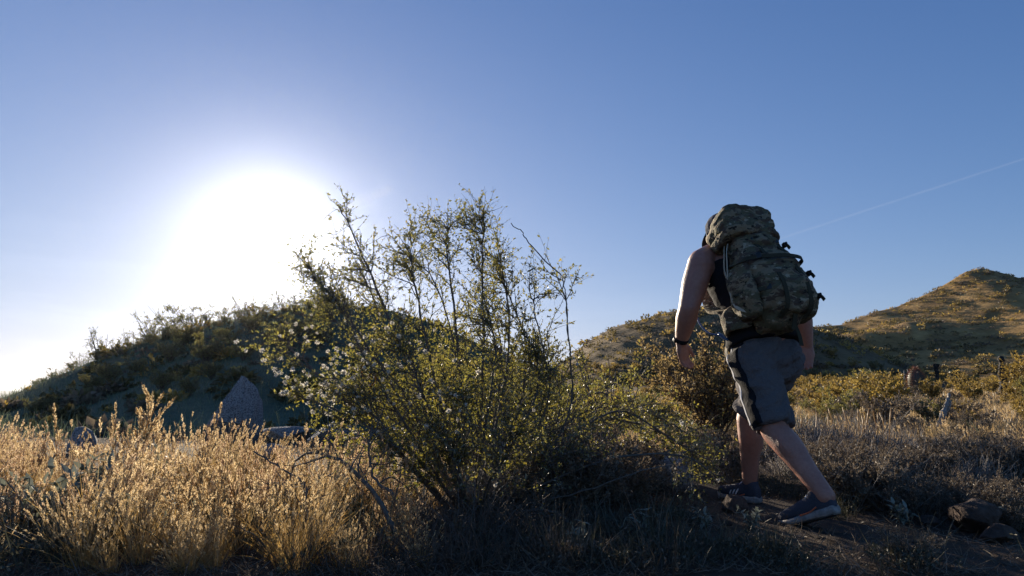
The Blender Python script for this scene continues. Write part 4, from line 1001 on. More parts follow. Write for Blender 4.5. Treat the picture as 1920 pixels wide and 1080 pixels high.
rock(1830, 1010, 2.95, .21, .17, 'brown_rock', 'rough brown boulder at the edge of the footpath', 20, .24, .4, 12)
rock(1880, 1060, 2.75, .16, .09, 'brown_rock', 'low brown stone in front of the rough boulder', 21)
rock(1745, 1000, 3.1, .10, .06, 'brown_rock', 'small brown stone left of the rough boulder', 22)
rock(1095, 985, 3.15, .10, .07, 'brown_rock', 'small reddish stone under the creosote branches', 23)
rock(435, 940, 3.6, .11, .10, 'brown_rock', 'dark stone among the golden grass', 24)
# small stones scattered on the path
for k in range(60):
    y = 2.2 + rng.random() * 3.0; x = float(path_x(y)) + rng.normal() * .32; s = .012 + .022 * rng.random() ** 2
    if k < 4: sm_ = rock_mesh(1, .8, .6, 60 + k, 8, 1); sm_.materials.append(M['brown_rock']); SM = (SM if k else []) + [sm_]
    o = link('pebble', SM[k % 4]); o.location = (x, y, float(base_z(x, y)) + s * .2); o.scale = (s * 1.6, s * 1.6, s * 1.6); o.rotation_euler = (0, 0, rng.random() * 6)
    tag(o, 'small brown pebble lying on the dirt footpath', 'pebble', 'pebbles on the footpath')

# ------------------------------------------------------------------ grasses and dry plants (built once, then copied)
Zv = np.array([0, 0, 1.0])
def spikes(mb, tips, dirs, L, R, m=0, n=26):
    """fluffy seed spikes: many short bristles around an axis"""
    for p, d, l, r in zip(tips, dirs, L, R):
        f = rng.random(n); side = nv(np.cross(d, rand_dirs(n))); env = np.sin(np.pi * (0.08 + .88 * f)) ** .6
        blades(mb, p + d * (f * l)[:, None], nv(side + d * .8), r * env * 1.3, r * .75, d * .35, 2, m)
def grass_tuft(h, n_blade, n_stalk, w, seed_len, lean):
    g = MB(); s = MB(); k = MB()
    a = rng.random(n_blade) * 6.283; r = w * np.sqrt(rng.random(n_blade)); base = np.stack([np.cos(a) * r, np.sin(a) * r, np.full(n_blade, -.02)], 1)
    d = nv(base * [2.0, 2.0, 0] + Zv * .6 + rng.normal(size=(n_blade, 3)) * .16)
    blades(g, base, d, h * (.35 + .5 * rng.random(n_blade)), .0036, np.stack([np.cos(a), np.sin(a), -.4 + 0 * a], 1) * (.15 + .35 * rng.random((n_blade, 1))), 4)
    a = rng.random(n_stalk) * 6.283; r = w * .8 * np.sqrt(rng.random(n_stalk)); base = np.stack([np.cos(a) * r, np.sin(a) * r, np.full(n_stalk, -.02)], 1)
    d = nv(base * [1.6, 1.6, 0] + Zv * .7 + rng.normal(size=(n_stalk, 3)) * .13 + lean); H = h * (.45 + .6 * rng.random(n_stalk)); bend = rng.normal(size=(n_stalk, 3)) * .12
    tip = blades(k, base, d, H, .0024, bend, 4)
    spikes(s, tip - nv(d + bend * 2) * seed_len * .4, nv(d + bend * 2), seed_len * (.6 + .7 * rng.random(n_stalk)), np.full(n_stalk, .0075), n=24)
    return g.mesh('blades'), k.mesh('stalks'), s.mesh('seed_heads')
def fluff_plant(h, n_stem, seed, w=.10):
    """dry branching annual with finger-like fluffy seed spikes"""
    k = MB(); s = MB(); tips, dirs = [], []
    for i in range(n_stem):
        a = rng.random() * 6.283; d = nv(np.array([math.cos(a) * .35, math.sin(a) * .35, 1.0]) + rng.normal(size=3) * .08)
        p = twist_path([math.cos(a) * .015, math.sin(a) * .015, -.02], d, h * (.55 + .4 * rng.random()), 6, .06, .03); tube(k, p, np.linspace(.0026, .0014, 7), 4, cap=False)
        for j in range(5):
            q_ = p[3 + j % 4]; dd = nv(nv(p[-1] - p[-2]) + rand_dirs(1)[0] * .55 + Zv * .25); L = h * .16 * (.5 + rng.random())
            b = twist_path(q_, dd, L, 3, .1, .05); tube(k, b, .0012, 3, cap=False); tips.append(b[1]); dirs.append(nv(b[-1] - b[1]))
        tips.append(p[-2]); dirs.append(nv(p[-1] - p[-2]))
    tips, dirs = np.array(tips), np.array(dirs)
    spikes(s, tips, dirs, .030 + .038 * rng.random(len(tips)), np.full(len(tips), .0085), n=30)
    return k.mesh('stems'), s.mesh('seed_spikes')
def finger_plant(h, n_stem):
    k = MB(); s = MB(); tips, dirs = [], []
    for i in range(n_stem):
        a = rng.random() * 6.283; d = nv(np.array([math.cos(a) * .22, math.sin(a) * .22, 1.0]))
        p = twist_path([0, 0, -.02], d, h * (.70 + .15 * rng.random()), 6, .05, .03); tube(k, p, np.linspace(.003, .0016, 7), 4, cap=False)
        for j in range(6):
            q_ = p[3 + j % 4]; dd = nv(nv(p[-1] - p[-2]) * .6 + rand_dirs(1)[0] * .60 + Zv * .55); b = twist_path(q_, dd, h * .22, 4, .06, .08); tips.append(b[1]); dirs.append(nv(b[-1] - b[1]))
            tube(k, b, .0013, 3, cap=False)
    tips, dirs = np.array(tips), np.array(dirs); spikes(s, tips, dirs, h * (.12 + .10 * rng.random(len(tips))), np.full(len(tips), .0095), n=44)
    return k.mesh('stems'), s.mesh('seed_spikes')
def silver_plant(h, n):
    st = MB(); L = []
    for i in range(n):
        a = rng.random() * 6.283; d = nv([math.cos(a) * .45, math.sin(a) * .45, 1.0]); p = twist_path([0, 0, -.02], d, h * (.5 + .5 * rng.random()), 5, .08, .02)
        tube(st, p, np.linspace(.004, .002, 6), 4, cap=False)
        for j in range(2, 6):
            for s in range(3): L.append((p[j], nv(nv(p[-1] - p[0]) * .5 + rand_dirs(1)[0] * .9), h * .26 * (.6 + .6 * rng.random())))
    return st.mesh('stems'), L
def broad_leaf(L, W, mb):
    V = []; n = 6
    for i in range(n + 1):
        f = i / n; w = W * math.sin(math.pi * min(1, f * .9 + .1) ** .8) * .5; z = -.18 * L * f * f
        V += [(L * f, -w, z + w * .35), (L * f, 0, z), (L * f, w, z + w * .35)]
    q = []
    for i in range(n): q += [(i * 3, i * 3 + 1, i * 3 + 4, i * 3 + 3), (i * 3 + 1, i * 3 + 2, i * 3 + 5, i * 3 + 4)]
    mb.add(V, q)
mb = MB(); broad_leaf(1, .42, mb); LEAF = mb.mesh('leaf'); LEAF.materials.append(M['silver_leaf'])

TUFT = []
for i in range(6):
    g, k, s = grass_tuft(.36 + .045 * (i % 3), 85, 62, .065 + .015 * (i % 2), .05, np.array([.02 * (i - 3), 0, 0]))
    g.materials.append(M['grass_gold']); k.materials.append(M['grass_straw']); s.materials.append(M['seed_head']); TUFT.append((('blades', g), ('stalks', k), ('seed_heads', s)))
FLF = []
for i in range(5):
    k, s = fluff_plant(.40 + .04 * i, 11 + i, i); k.materials.append(M['grass_straw']); s.materials.append(M['seed_head' if i % 2 else 'seed_pink']); FLF.append((('stems', k), ('seed_spikes', s)))
FGR = []
for i in range(4):
    k, s = finger_plant(.5, 1 + i % 3); k.materials.append(M['grass_straw']); s.materials.append(M['seed_head']); FGR.append((('stems', k), ('seed_spikes', s)))
def place(parts, name, x, y, s, label, cat, group, rz=None, tilt=0.0, sz=1.0):
    r = empty(name, (x, y, float(ground_z(x, y))), rng.random() * 6.28 if rz is None else rz, s); r.scale = (s, s, s * sz)
    r.rotation_euler[0] = rng.normal() * .17 + tilt; r.rotation_euler[1] = rng.normal() * .17
    for nm, me in parts: link(nm, me, None, r)['kind'] = 'stuff'
    tag(r, label, cat, group); return r
def blocks_feet(x, y):
    u = 960 + F_PX * x / y
    return (1290 < u < 1470 and 2.6 < y < 3.85) or (1450 < u < 1640 and 2.2 < y < 3.2) or (1740 < u < 1910 and 2.3 < y < 2.95)
def near(x, y, pts, d): return any((x - a) ** 2 + (y - b) ** 2 < d * d for a, b in pts)
# golden grass field on the left
done = []; nt = 0; tries = 0
while nt < 108 and tries < 30000:
    tries += 1
    y = 2.3 + 3.5 * rng.random() ** 1.2; u = -120 + 1020 * rng.random(); x = (u - 960) / F_PX * y
    dens = fbm(x * 2.4, y * 2.4, 91, 2) * 6.0 - .45 + (.3 if 380 < u < 780 else 0)
    if u > 800 and y < 3.3: continue
    if rng.random() > dens or near(x, y, done, .135): continue
    if u < 420 and y < 3.3 and rng.random() < .8: continue
    if u < 300 and rng.random() < .35: continue
    if 440 < u < 560 and y < 3.0 and rng.random() < .7: continue
    if x > cb[0] - .12 and y < 3.9: continue
    done.append((x, y)); nt += 1
    hs_ = float(np.clip(.54 + 1.3 * fbm(x * 2.3, y * 2.3, 97, 2) + rng.normal() * .17, .28, .92))
    tall = 'tall' if hs_ > .62 else 'short' if hs_ < .46 else 'middling'
    place(TUFT[nt % 6], 'grass_tuft', x, y, hs_, tall + ' tuft of golden dry grass with pale seed heads left of the creosote bush', 'grass', tall + ' golden grass tufts in the foreground', sz=.85 + .4 * rng.random())
for k in range(26):
    u = rng.choice([rng.uniform(380, 480), rng.uniform(540, 860), rng.uniform(560, 860), rng.uniform(-60, 380)]); y = rng.uniform(2.28, 2.75); x = (u - 960) / F_PX * y
    place(TUFT[k % 6], 'grass_tuft', x, y, rng.uniform(.30, .52), 'small golden tuft at the dark front edge of the grass', 'grass', 'small tufts along the front edge of the grass', sz=rng.uniform(.7, 1.2))
nf = 0; done2 = []; tries = 0
while nf < 78 and tries < 5000:
    tries += 1
    y = 2.6 + 3.2 * rng.random(); u = -100 + 880 * rng.random(); x = (u - 960) / F_PX * y
    if near(x, y, done2, .14) or rng.random() > .6 + fbm(x * 1.2 + 5, y * 1.2, 95, 3): continue
    done2.append((x, y)); nf += 1
    place(FLF[nf % 5], 'seed_plant', x, y, .48 + .42 * rng.random(), ('pale straw' if (nf % 5) % 2 else 'pinkish') + ' dry branching plant with fluffy seed spikes among the golden grass', 'plant', ('pale' if (nf % 5) % 2 else 'pinkish') + ' fluffy seed plants among the grass')
# tall ones standing out against the knoll
for u, v, Y, s, lab in ((262, 690, 4.3, 1.55, 'tallest dry plant with a fan of fluffy finger spikes'), (135, 735, 4.4, 1.15, 'single tall fluffy spike plant standing before the knoll'), (310, 725, 4.6, 1.25, 'golden fluffy plant left of the pointed boulder'), (375, 735, 4.6, 1.15, 'pale fluffy plant touching the pointed boulder'), (215, 740, 4.5, 1.1, 'leaning fluffy plant below the tallest seed plant'), (478, 765, 4.7, 1.0, 'short fluffy plant right of the pointed boulder'), (180, 790, 4.2, 1.0, 'pinkish fluffy plant below the single tall spike'), (590, 800, 4.6, .95, 'pale fluffy plant under the left branches of the creosote bush')):
    p = P(u, v, Y); hh = p[2] - float(base_z(p[0], p[1]))
    place(FGR[int(u) % 4], 'seed_plant', p[0], Y, max(.8, hh / .50), lab, 'plant', None)
FB = []
for i in range(4):
    mb = MB(); n = 60; b = np.stack([rng.normal(size=n) * .05, rng.normal(size=n) * .05, np.full(n, -.01)], 1); d = nv(b * [6, 6, 0] + Zv * .8 + rng.normal(size=(n, 3)) * .25)
    tip = blades(mb, b, d, .05 + .10 * rng.random(n), .003, rng.normal(size=(n, 3)) * .2, 3); leaves(mb, np.repeat(b + d * .05, 4, 0), rand_dirs(n * 4) + Zv * .4, rand_dirs(n * 4), .012, .006)
    me = mb.mesh('leaves'); me.materials.append(M['forb_dark'] if i < 3 else M['litter']); FB.append(me)
FBX = FB[:2]
# silver-leaved plants, every leaf its own part
def put_silver(u, v, Y, h, n, label):
    p = P(u, v, Y); z = float(base_z(p[0], Y)); r = empty('silver_leaf_plant', (p[0], Y, z)); tag(r, label, 'plant')
    st, L = silver_plant(h, n); link('stems', st, M['creosote_bark'], r)
    for c, d, l in L:
        o = link('leaf', LEAF, None, r); o.location = Vector(c); o.rotation_mode = 'QUATERNION'; q_ = Vector(d).to_track_quat('X', 'Z'); o.rotation_quaternion = q_; o.scale = (l, l, l)
for a in ((60, 900, 2.9, .34, 7, 'silver green broad-leaved plant at the left end of the grass'), (130, 880, 3.1, .36, 6, 'silver green broad-leaved plant beside the first broad-leaved plant'), (20, 960, 2.75, .26, 6, 'low broad-leaved plant in the dark corner of the grass'), (200, 980, 2.7, .24, 5, 'small grey broad-leaved plant between grass tufts'), (345, 940, 2.9, .22, 5, 'grey leafy plant in front of dense golden grass'), (330, 830, 4.2, .38, 4, 'green leafy sprig rising above the grass'), (1200, 1010, 2.75, .15, 6, 'shaded grey leafy plant below the bare branches'), (1085, 1020, 2.7, .14, 5, 'shaded leafy sprig below the big bush'), (1410, 1000, 2.95, .12, 7, 'small silvery sprig between the two shoes'), (1690, 985, 3.1, .14, 8, 'pale leafy sprig left of the rough boulder'), (1850, 985, 3.0, .15, 6, 'pale leafy sprig on top of the rough boulder edge'), (1320, 985, 2.9, .12, 6, 'silvery sprig in front of the front shoe')):
    put_silver(*a)
# dead twiggy branches arching in front of the grass
dead = [([(780, 1085, 2.62), (742, 1000, 2.66), (705, 930, 2.70), (660, 880, 2.74), (620, 855, 2.78), (585, 848, 2.8), (550, 870, 2.82), (545, 930, 2.84)], .013, 'thick dead grey branch arching over the golden grass'),
        ([(760, 1085, 2.75), (745, 1010, 2.8), (738, 930, 2.85), (705, 900, 2.9), (690, 850, 2.95), (700, 800, 3.0)], .011, 'upright dead grey branch beside the arching branch'),
        ([(670, 1085, 2.55), (600, 1010, 2.6), (575, 950, 2.65), (570, 905, 2.7), (530, 880, 2.72), (475, 845, 2.75)], .008, 'thin forked dead branch in front of the golden grass'),
        ([(700, 1085, 2.5), (610, 1070, 2.5), (540, 1050, 2.52), (480, 1045, 2.55), (400, 1075, 2.58)], .006, 'dead twig lying low in the golden grass'),
        ([(840, 1085, 2.6), (835, 1020, 2.62), (868, 1015, 2.64), (850, 1060, 2.66)], .006, 'bent pale dead twig under the creosote bush'),
        ([(1100, 1010, 2.9), (1040, 960, 3.0), (980, 960, 3.1), (930, 990, 3.2)], .007, 'dark dead branch lying under the creosote bush'),
        ([(100, 1085, 2.45), (60, 1030, 2.5), (20, 990, 2.55), (-20, 960, 2.6)], .005, 'dead stem leaning in the dark corner of the grass')]
for cps, r, lab in dead:
    p = px_stem(cps, 26); p += rng.normal(size=p.shape) * .004; root = empty('dead_branch', tuple(p[0])); tag(root, lab, 'branch')
    z0 = float(base_z(p[0][0], p[0][1])); p[0][2] = min(p[0][2], z0 - .02)
    mb = MB(); tube(mb, p, np.linspace(r, .003, 26), 7); lput(mb.build('main_stem', M['creosote_bark']), root)
    for k in range(9):
        i = 4 + int(rng.random() * 20); t0 = nv(p[min(25, i + 1)] - p[i]); tw = twist_path(p[i], nv(t0 + rand_dirs(1)[0] * 1.1 + Zv * .2), .12 + .22 * rng.random(), 7, .22)
        mb = MB(); tube(mb, tw, np.linspace(r * .38, .0012, 8), 4, cap=False)
        for _ in range(3): j = 2 + int(rng.random() * 5); tube(mb, twist_path(tw[j], rand_dirs(1)[0] + nv(tw[j] - tw[j - 1]), .05 + .09 * rng.random(), 4, .25), [.0018, .0015, .0012, .001, .0008], 3, cap=False)
        lput(mb.build('twig', M['creosote_bark']), root)
# dead stick brush: bundles of grey wiry stems
def brush_mesh(n, h, w, curl):
    mb = MB()
    for i in range(n):
        a = rng.random() * 6.283; r = w * math.sqrt(rng.random()); p0 = np.array([math.cos(a) * r, math.sin(a) * r, -.02])
        d = nv(np.array([math.cos(a) * .5, math.sin(a) * .5, 1.0]) + rng.normal(size=3) * .3); p = twist_path(p0, d, h * (.4 + .6 * rng.random()), 6, curl)
        tube(mb, p, np.linspace(.0032, .0012, 7), 3, cap=False)
        if rng.random() < .6: tube(mb, twist_path(p[3], nv(p[4] - p[3]) + rand_dirs(1)[0] * .7, h * .3, 4, curl), .0013, 3, cap=False)
    return mb.mesh('sticks')
BR = [brush_mesh(150, .42, .20, .16) for _ in range(3)] + [brush_mesh(120, .22, .22, .30) for _ in range(2)]
for k, b_ in enumerate(BR): b_.materials.append(M['dead_wood' if k in (0, 2) else 'twig_brown'])  # twig_brown bundles: dimness of their spot put into a darker stem colour
for k, (u, v, s) in enumerate(((1500, 870, .95), (1490, 840, 1.1), (1530, 845, 1.1), (1575, 838, 1.15), (1625, 860, 1.0), (1660, 835, 1.05), (1480, 815, 1.1), (1590, 870, .9), (1640, 805, 1.1), (1545, 855, 1.0), (1590, 850, 1.05), (1640, 850, 1.0), (1520, 830, 1.1), (1570, 820, 1.1), (1620, 825, 1.05), (1560, 890, .75), (1610, 890, .8), (1660, 890, .8), (1500, 800, 1.2), (1550, 795, 1.2), (1610, 795, 1.2), (1680, 850, .9), (1700, 810, 1.0), (1740, 840, .9), (1790, 860, .8), (1850, 870, .8), (1760, 880, .7), (1820, 890, .7), (1880, 840, .9), (1900, 880, .8), (1680, 920, .6), (1750, 915, .6))):
    g = px_ground(u, v + 25, 2.5, 14)
    place((('sticks', BR[k % 3]),), 'stick_brush', g[0], g[1], s, 'bundle of wiry grey dead stems on the flat right of the hiker', 'brush', 'grey stick brush right of the hiker')
for k, (u, v, s) in enumerate(((780, 1010, .9), (820, 1040, .8), (860, 1000, .9), (720, 1060, .8), (900, 1050, .8), (950, 1020, .9), (670, 1050, .7), (1000, 990, .9), (930, 970, 1.0), (840, 960, .9))):
    g = px_ground(u, v + 10, 2.3, 6)
    place((('sticks', BR[3 + k % 2]),), 'stick_brush', g[0], g[1], s, 'tangle of dead grey twigs on the ground under the creosote bush', 'brush', 'dead twig tangles under the creosote bush')
for k in range(46):
    u = 980 + 420 * rng.random(); v = 835 + 130 * rng.random(); g = px_ground(u, v, 2.5, 9)
    if not g or abs(g[0] - float(path_x(g[1]))) < .26 or blocks_feet(*g): continue
    put_shrub('burs', g[0], g[1], .35 + .4 * rng.random(), 'desert_shrub', 'low brown twiggy shrub in the shade between bush and footpath', 'shrub', 'low shaded shrubs left of the footpath')
for k in range(48):
    u = 1490 + 480 * rng.random(); v = (870 if u < 1700 else 810) + 100 * rng.random(); g = px_ground(u, v, 2.6, 12)
    if not g or abs(g[0] - float(path_x(g[1]))) < .34 or blocks_feet(*g): continue
    put_shrub('burs', g[0], g[1], .32 + .38 * rng.random(), 'desert_shrub', 'low brown twiggy shrub among the stick brush right of the hiker', 'shrub', 'low brown shrubs right of the hiker')
for k in range(16):
    u = 900 + 220 * rng.random(); v = 850 + 110 * rng.random(); g = px_ground(u, v, 2.8, 9)
    if not g: continue
    place((('sticks', BR[k % 5]),), 'stick_brush', g[0], g[1], .7 + .4 * rng.random(), 'dead stems crowding the base of the creosote bush', 'brush', 'dead stems at the base of the creosote bush')
for k in range(34):
    u = 1600 + 340 * rng.random(); v = 940 + 120 * rng.random(); g = px_ground(u, v, 2.2, 5)
    if not g or abs(g[0] - float(path_x(g[1]))) < .2 or blocks_feet(*g): continue
    put_shrub('burs', g[0], g[1], .22 + .2 * rng.random(), 'desert_shrub', 'tiny brown twiggy shrub near the rough boulder beside the footpath', 'shrub', 'tiny shrubs near the rough boulder')
for k in range(40):
    u = -60 + 860 * rng.random(); y = 2.4 + 1.6 * rng.random(); x = (u - 960) / F_PX * y
    place((('leaves', FBX[k % 2]),), 'forb', x, y, 1.2 + 1.0 * rng.random(), 'dark leafy weed growing between the golden grass tufts', 'plant', 'dark weeds among the golden grass')
# straw tufts and bursage on the flat to the right
STR = []
for i in range(4):
    g, k, s = grass_tuft(.26 + .03 * i, 120, 24, .09, .03, np.zeros(3)); g.materials.append(M['grass_straw' if i % 2 else 'grass_gold']); k.materials.append(M['grass_straw']); s.materials.append(M['seed_head']); STR.append((('blades', g), ('stalks', k), ('seed_heads', s)))
nt = 0; done3 = []
while nt < 120:
    u = 1480 + 560 * rng.random(); v = 752 + 120 * rng.random() ** 2.2; g = px_ground(u, v, 3, 60)
    if not g or near(g[0], g[1], done3, .18) or abs(g[0] - float(path_x(min(g[1], 9)))) < .3 and g[1] < 6: continue
    done3.append(g); nt += 1
    place(STR[nt % 4], 'straw_tuft', g[0], g[1], .8 + .5 * rng.random(), 'short straw-coloured grass tuft on the flat right of the hiker', 'grass', 'straw tufts on the flat right of the hiker')
ns = 0
while ns < 150:
    u = 1070 + 1000 * rng.random(); v = 690 + 120 * rng.random() ** 1.5; g = px_ground(u, v, 6, 110)
    if not g or g[1] < 6.5: continue
    if (1665 < u < 1800 or 1845 < u < 1915) and v > 722: continue
    if abs(g[0] - P(1250, 700, 7.2)[0]) < 1.0 and g[1] < 9: continue
    ns += 1; far = g[1] > 25; kd = ('yellow' if rng.random() < .55 else 'burs' if rng.random() < .6 else 'dense')
    lab = {'yellow': ('low yellow-green shrub on the flat below the hills', 'yellow-green shrubs on the flat'), 'burs': ('low grey twiggy shrub on the flat below the hills', 'grey shrubs on the flat'), 'dense': ('dark green rounded shrub on the flat below the hills', 'dark shrubs on the flat')}[kd]
    put_shrub(kd, g[0], g[1], (.55 + .7 * rng.random()) * (1.35 if far else .75), 'desert_shrub', lab[0], 'shrub', lab[1])
for k in range(75):
    u = 1500 + 520 * rng.random(); Y = 26 + 66 * rng.random() ** 1.2; x = (u - 960) / F_PX * Y; kd = 'yellow' if k % 3 else 'burs'
    put_shrub(kd, x, Y, 1.1 + .9 * rng.random(), 'desert_shrub', ('golden' if k % 3 else 'grey') + ' shrub on the far flat at the foot of the tall hill', 'shrub', ('golden' if k % 3 else 'grey') + ' shrubs on the far flat')
# grasses and fine forbs in the shade of the bush and along the path
nb = 0
while nb < 150:
    y = 2.3 + 2.4 * rng.random() ** 1.3; u = 860 + 1120 * rng.random(); x = (u - 960) / F_PX * y
    if abs(x - float(path_x(y))) < .17 or blocks_feet(x, y): continue
    nb += 1; place((('leaves', FB[nb % 4]),), 'forb', x, y, .7 + .7 * rng.random(), ('straw-brown' if nb % 4 == 3 else 'dark green') + ' small forb on the shaded ground beside the footpath', 'plant', ('brown' if nb % 4 == 3 else 'dark') + ' small forbs beside the footpath')

# ------------------------------------------------------------------ cactus, charred trunk, stump, dead snags
def foot_y(u, v): return px_ground(u, v, 3, 90)[1]
Y1 = foot_y(1880, 740); Y2 = foot_y(1757, 716); Y3 = foot_y(1764, 806)
YC = foot_y(1717, 742); p = P(1717, 705, YC); z = float(ground_z(p[0], YC)); bc = empty('barrel_cactus', (p[0], YC, z), 0, YC * 50 / F_PX / .62); tag(bc, 'reddish barrel cactus standing on the flat below the hill', 'cactus')
mb = MB(); hs = np.linspace(0, 1, 14); nr = 20; H = .62; R = .17; V = []
for i, h in enumerate(hs):
    r = R * (1 - .75 * max(0, (h - .55) / .45) ** 2.2) * (.85 + .15 * min(1, h * 4))
    for j in range(nr * 2): a = j * math.pi / nr; rr_ = r * (1.0 if j % 2 else .86); V.append((rr_ * math.cos(a), rr_ * math.sin(a), h * H))
V.append((0, 0, H * .99)); n = nr * 2; q = [(i * n + j, i * n + (j + 1) % n, (i + 1) * n + (j + 1) % n, (i + 1) * n + j) for i in range(13) for j in range(n)]
mb.add(V, q, [(13 * n + j, 13 * n + (j + 1) % n, 14 * n) for j in range(n)]); mb.build('ribbed_body', M['forb_dark'], bc)
mb = MB(); Vn = np.array(V[:-1]).reshape(14, n, 3)[1:, 1::2].reshape(-1, 3); k3 = np.repeat(Vn, 7, 0); dd = nv(nv(k3 * [1, 1, .25]) + rand_dirs(len(k3)) * .7); blades(mb, k3, dd, .045 + .03 * rng.random(len(k3)), .004, rand_dirs(len(k3)) * .25, 2)
mb.build('spines', M['cactus_spine'], bc)['kind'] = 'stuff'
def trunk(name, cps, r0, r1, mat, label, cat, knots=10, limbs=()):
    p = px_stem(cps, 24); root = empty(name, tuple(p[0])); tag(root, label, cat); p[0][2] = float(ground_z(p[0][0], p[0][1])) - .05
    mb = MB(); rad = np.linspace(r0, r1, 24) * (1 + .35 * np.array([fbm(i * .6, 3.3, 7 + int(r0 * 999), 3) for i in range(24)]) * 1.5); tube(mb, p, rad, 9)
    v = mb.v[0]; mb.v[0] = v + rng.normal(size=v.shape) * r0 * .12; lput(mb.build('trunk', M[mat]), root)
    for c2, r2 in limbs:
        mb = MB(); tube(mb, px_stem(c2, 8), np.linspace(r2, r2 * .4, 8), 6); lput(mb.build('limb', M[mat]), root)
trunk('burnt_snag', [(1880, 742, Y1), (1882, 720, Y1), (1878, 700, Y1), (1878, 682, Y1), (1877, 668, Y1)], .0052 * Y1, .0036 * Y1, 'charred_wood', 'blackened upright snag beside the palo verde', 'snag', limbs=(([(1879, 700, Y1), (1886, 690, Y1 - .1), (1885, 682, Y1 - .1)], .06), ([(1880, 695, Y1), (1873, 688, Y1 + .1), (1874, 680, Y1 + .1)], .05), ([(1882, 730, Y1), (1870, 722, Y1), (1860, 718, Y1)], .02)))
trunk('charred_stump', [(1757, 712, Y2), (1757, 700, Y2), (1755, 690, Y2), (1756, 683, Y2)], .002 * Y2, .0045 * Y2, 'charred_wood', 'small blackened stump between barrel cactus and burnt snag', 'stump')
trunk('wood_snag', [(1762, 800, Y3), (1768, 778, Y3), (1776, 757, Y3), (1780, 738, Y3)], .0050 * Y3, .0020 * Y3, 'dead_wood', 'pale broken leaning wood stump on the straw flat', 'stump', limbs=(([(1771, 775, Y3), (1781, 765, Y3 - .05), (1783, 750, Y3 - .05)], .02),))
# dry upright stalks on the flat
for k in range(26):
    u = 1490 + 170 * rng.random(); Y = 6.0 + 3.5 * rng.random(); p = P(u, 740, Y); x = p[0]; z = float(base_z(x, Y)); mb = MB(); h = .30 + .28 * rng.random()
    tube(mb, twist_path([0, 0, -.03], nv([rng.normal() * .12, rng.normal() * .1, 1]), h, 6, .04), np.linspace(.010, .005, 7), 5)
    o = mb.build('dry_stalk', M['grass_straw']); o.location = (x, Y, z); tag(o, 'pale upright dry stalk behind the stick brush', 'stalk', 'upright dry stalks right of the hiker')
# grey snags far on the flat
for k, (u, v, Y) in enumerate(((1625, 668, 60), (1632, 668, 60), (1690, 662, 62), (1700, 660, 62), (1712, 655, 64))):
    b = np.array(P(u, v, Y)); g = float(ground_z(b[0], Y)); mb = MB(); tube(mb, twist_path([0, 0, -.1], nv([rng.normal() * .4, 0, 1]), 1.7 + rng.random(), 7, .12), np.linspace(.09, .03, 8), 5)
    for _ in range(3): tube(mb, twist_path([0, 0, .7 + .5 * rng.random()], nv([rng.normal(), rng.normal(), .7]), 1.0, 5, .15), np.linspace(.05, .02, 6), 4)
    o = mb.build('dead_snag', M['dead_wood']); o.location = (b[0], Y, g); tag(o, 'bare grey dead snag on the flat below the hills', 'snag', 'bare grey snags on the far flat')

# ------------------------------------------------------------------ hillside shrubs
def lump(mbx, c, s, n):
    d = nv(rng.normal(size=(n, 3))) * [1, 1, .75]; d[:, 2] = np.abs(d[:, 2]); r = rng.random((n, 1)) ** .4
    leaves(mbx, c + d * r * s + [0, 0, 0], nv(d + rand_dirs(n) * .8), rand_dirs(n), s * .55, s * .34)
LMP = []
for i in range(5):
    mb = MB(); lump(mb, np.zeros(3), 1.0, 90); me = mb.mesh('foliage', smooth=False); me.materials.append(M['hill_shrub'] if i < 3 else M['palo_leaf'] if i == 3 else M['bursage']); LMP.append(me)
cnt = 0; rest = [MB(), MB(), MB()]
def scatter(zf, xr, yr, n, smin, smax, lab, grp, own, mask=None):
    c0 = 0; k = 0
    xs = xr[0] + rng.random(n) * (xr[1] - xr[0]); ys_ = yr[0] + rng.random(n) * (yr[1] - yr[0]); zs = zf(xs, ys_); bz = base_z(xs, ys_)
    u, v = to_px(np.stack([xs, ys_, zs], 1)); ok = (zs > bz - .1)
    vis = ok & (u > -60) & (u < 1980); order = np.argsort(np.where(vis, ys_, 1e9)); own_set = set(order[:own].tolist())
    for i in range(n):
        if not ok[i]: continue
        s = smin + (smax - smin) * rng.random() ** 2
        if i in own_set and vis[i]:
            o = link('hill_shrub', LMP[i % 5]); o.location = (xs[i], ys_[i], zs[i] - .1 * s); o.scale = (s, s, s * .9); o.rotation_euler = (0, 0, rng.random() * 6); tag(o, ('dark' if i % 5 < 3 else 'yellow-green' if i % 5 == 3 else 'grey-brown') + ' ' + lab, 'shrub', ('dark ' if i % 5 < 3 else 'yellow-green ' if i % 5 == 3 else 'grey-brown ') + grp)
        else:
            lump(rest[0 if i % 5 < 3 else 1 if i % 5 == 3 else 2], np.array([xs[i], ys_[i], zs[i] - .1 * s]), s, 26)
scatter(knoll_z, (-17, 6), (10, 26), 420, .14, .5, 'low scrubby shrub on the shaded side of the near knoll', 'low shrubs on the near knoll', 110)
scatter(center_z, (-5, 110), (64, 122), 1500, .4, 1.2, 'low shrub on the brown hill behind the hiker', 'shrubs on the brown hill', 90)
scatter(right_z, (40, 330), (97, 280), 5200, .6, 1.8, 'low shrub on the tall sunlit hill', 'shrubs on the tall hill', 100)
for r_, m_ in zip(rest, ('hill_shrub', 'palo_leaf', 'bursage')):
    if r_.n: tag(r_.build('hillside_scrub', M[m_], smooth=False), 'scrub covering the hillsides', 'scrub', kind='stuff')

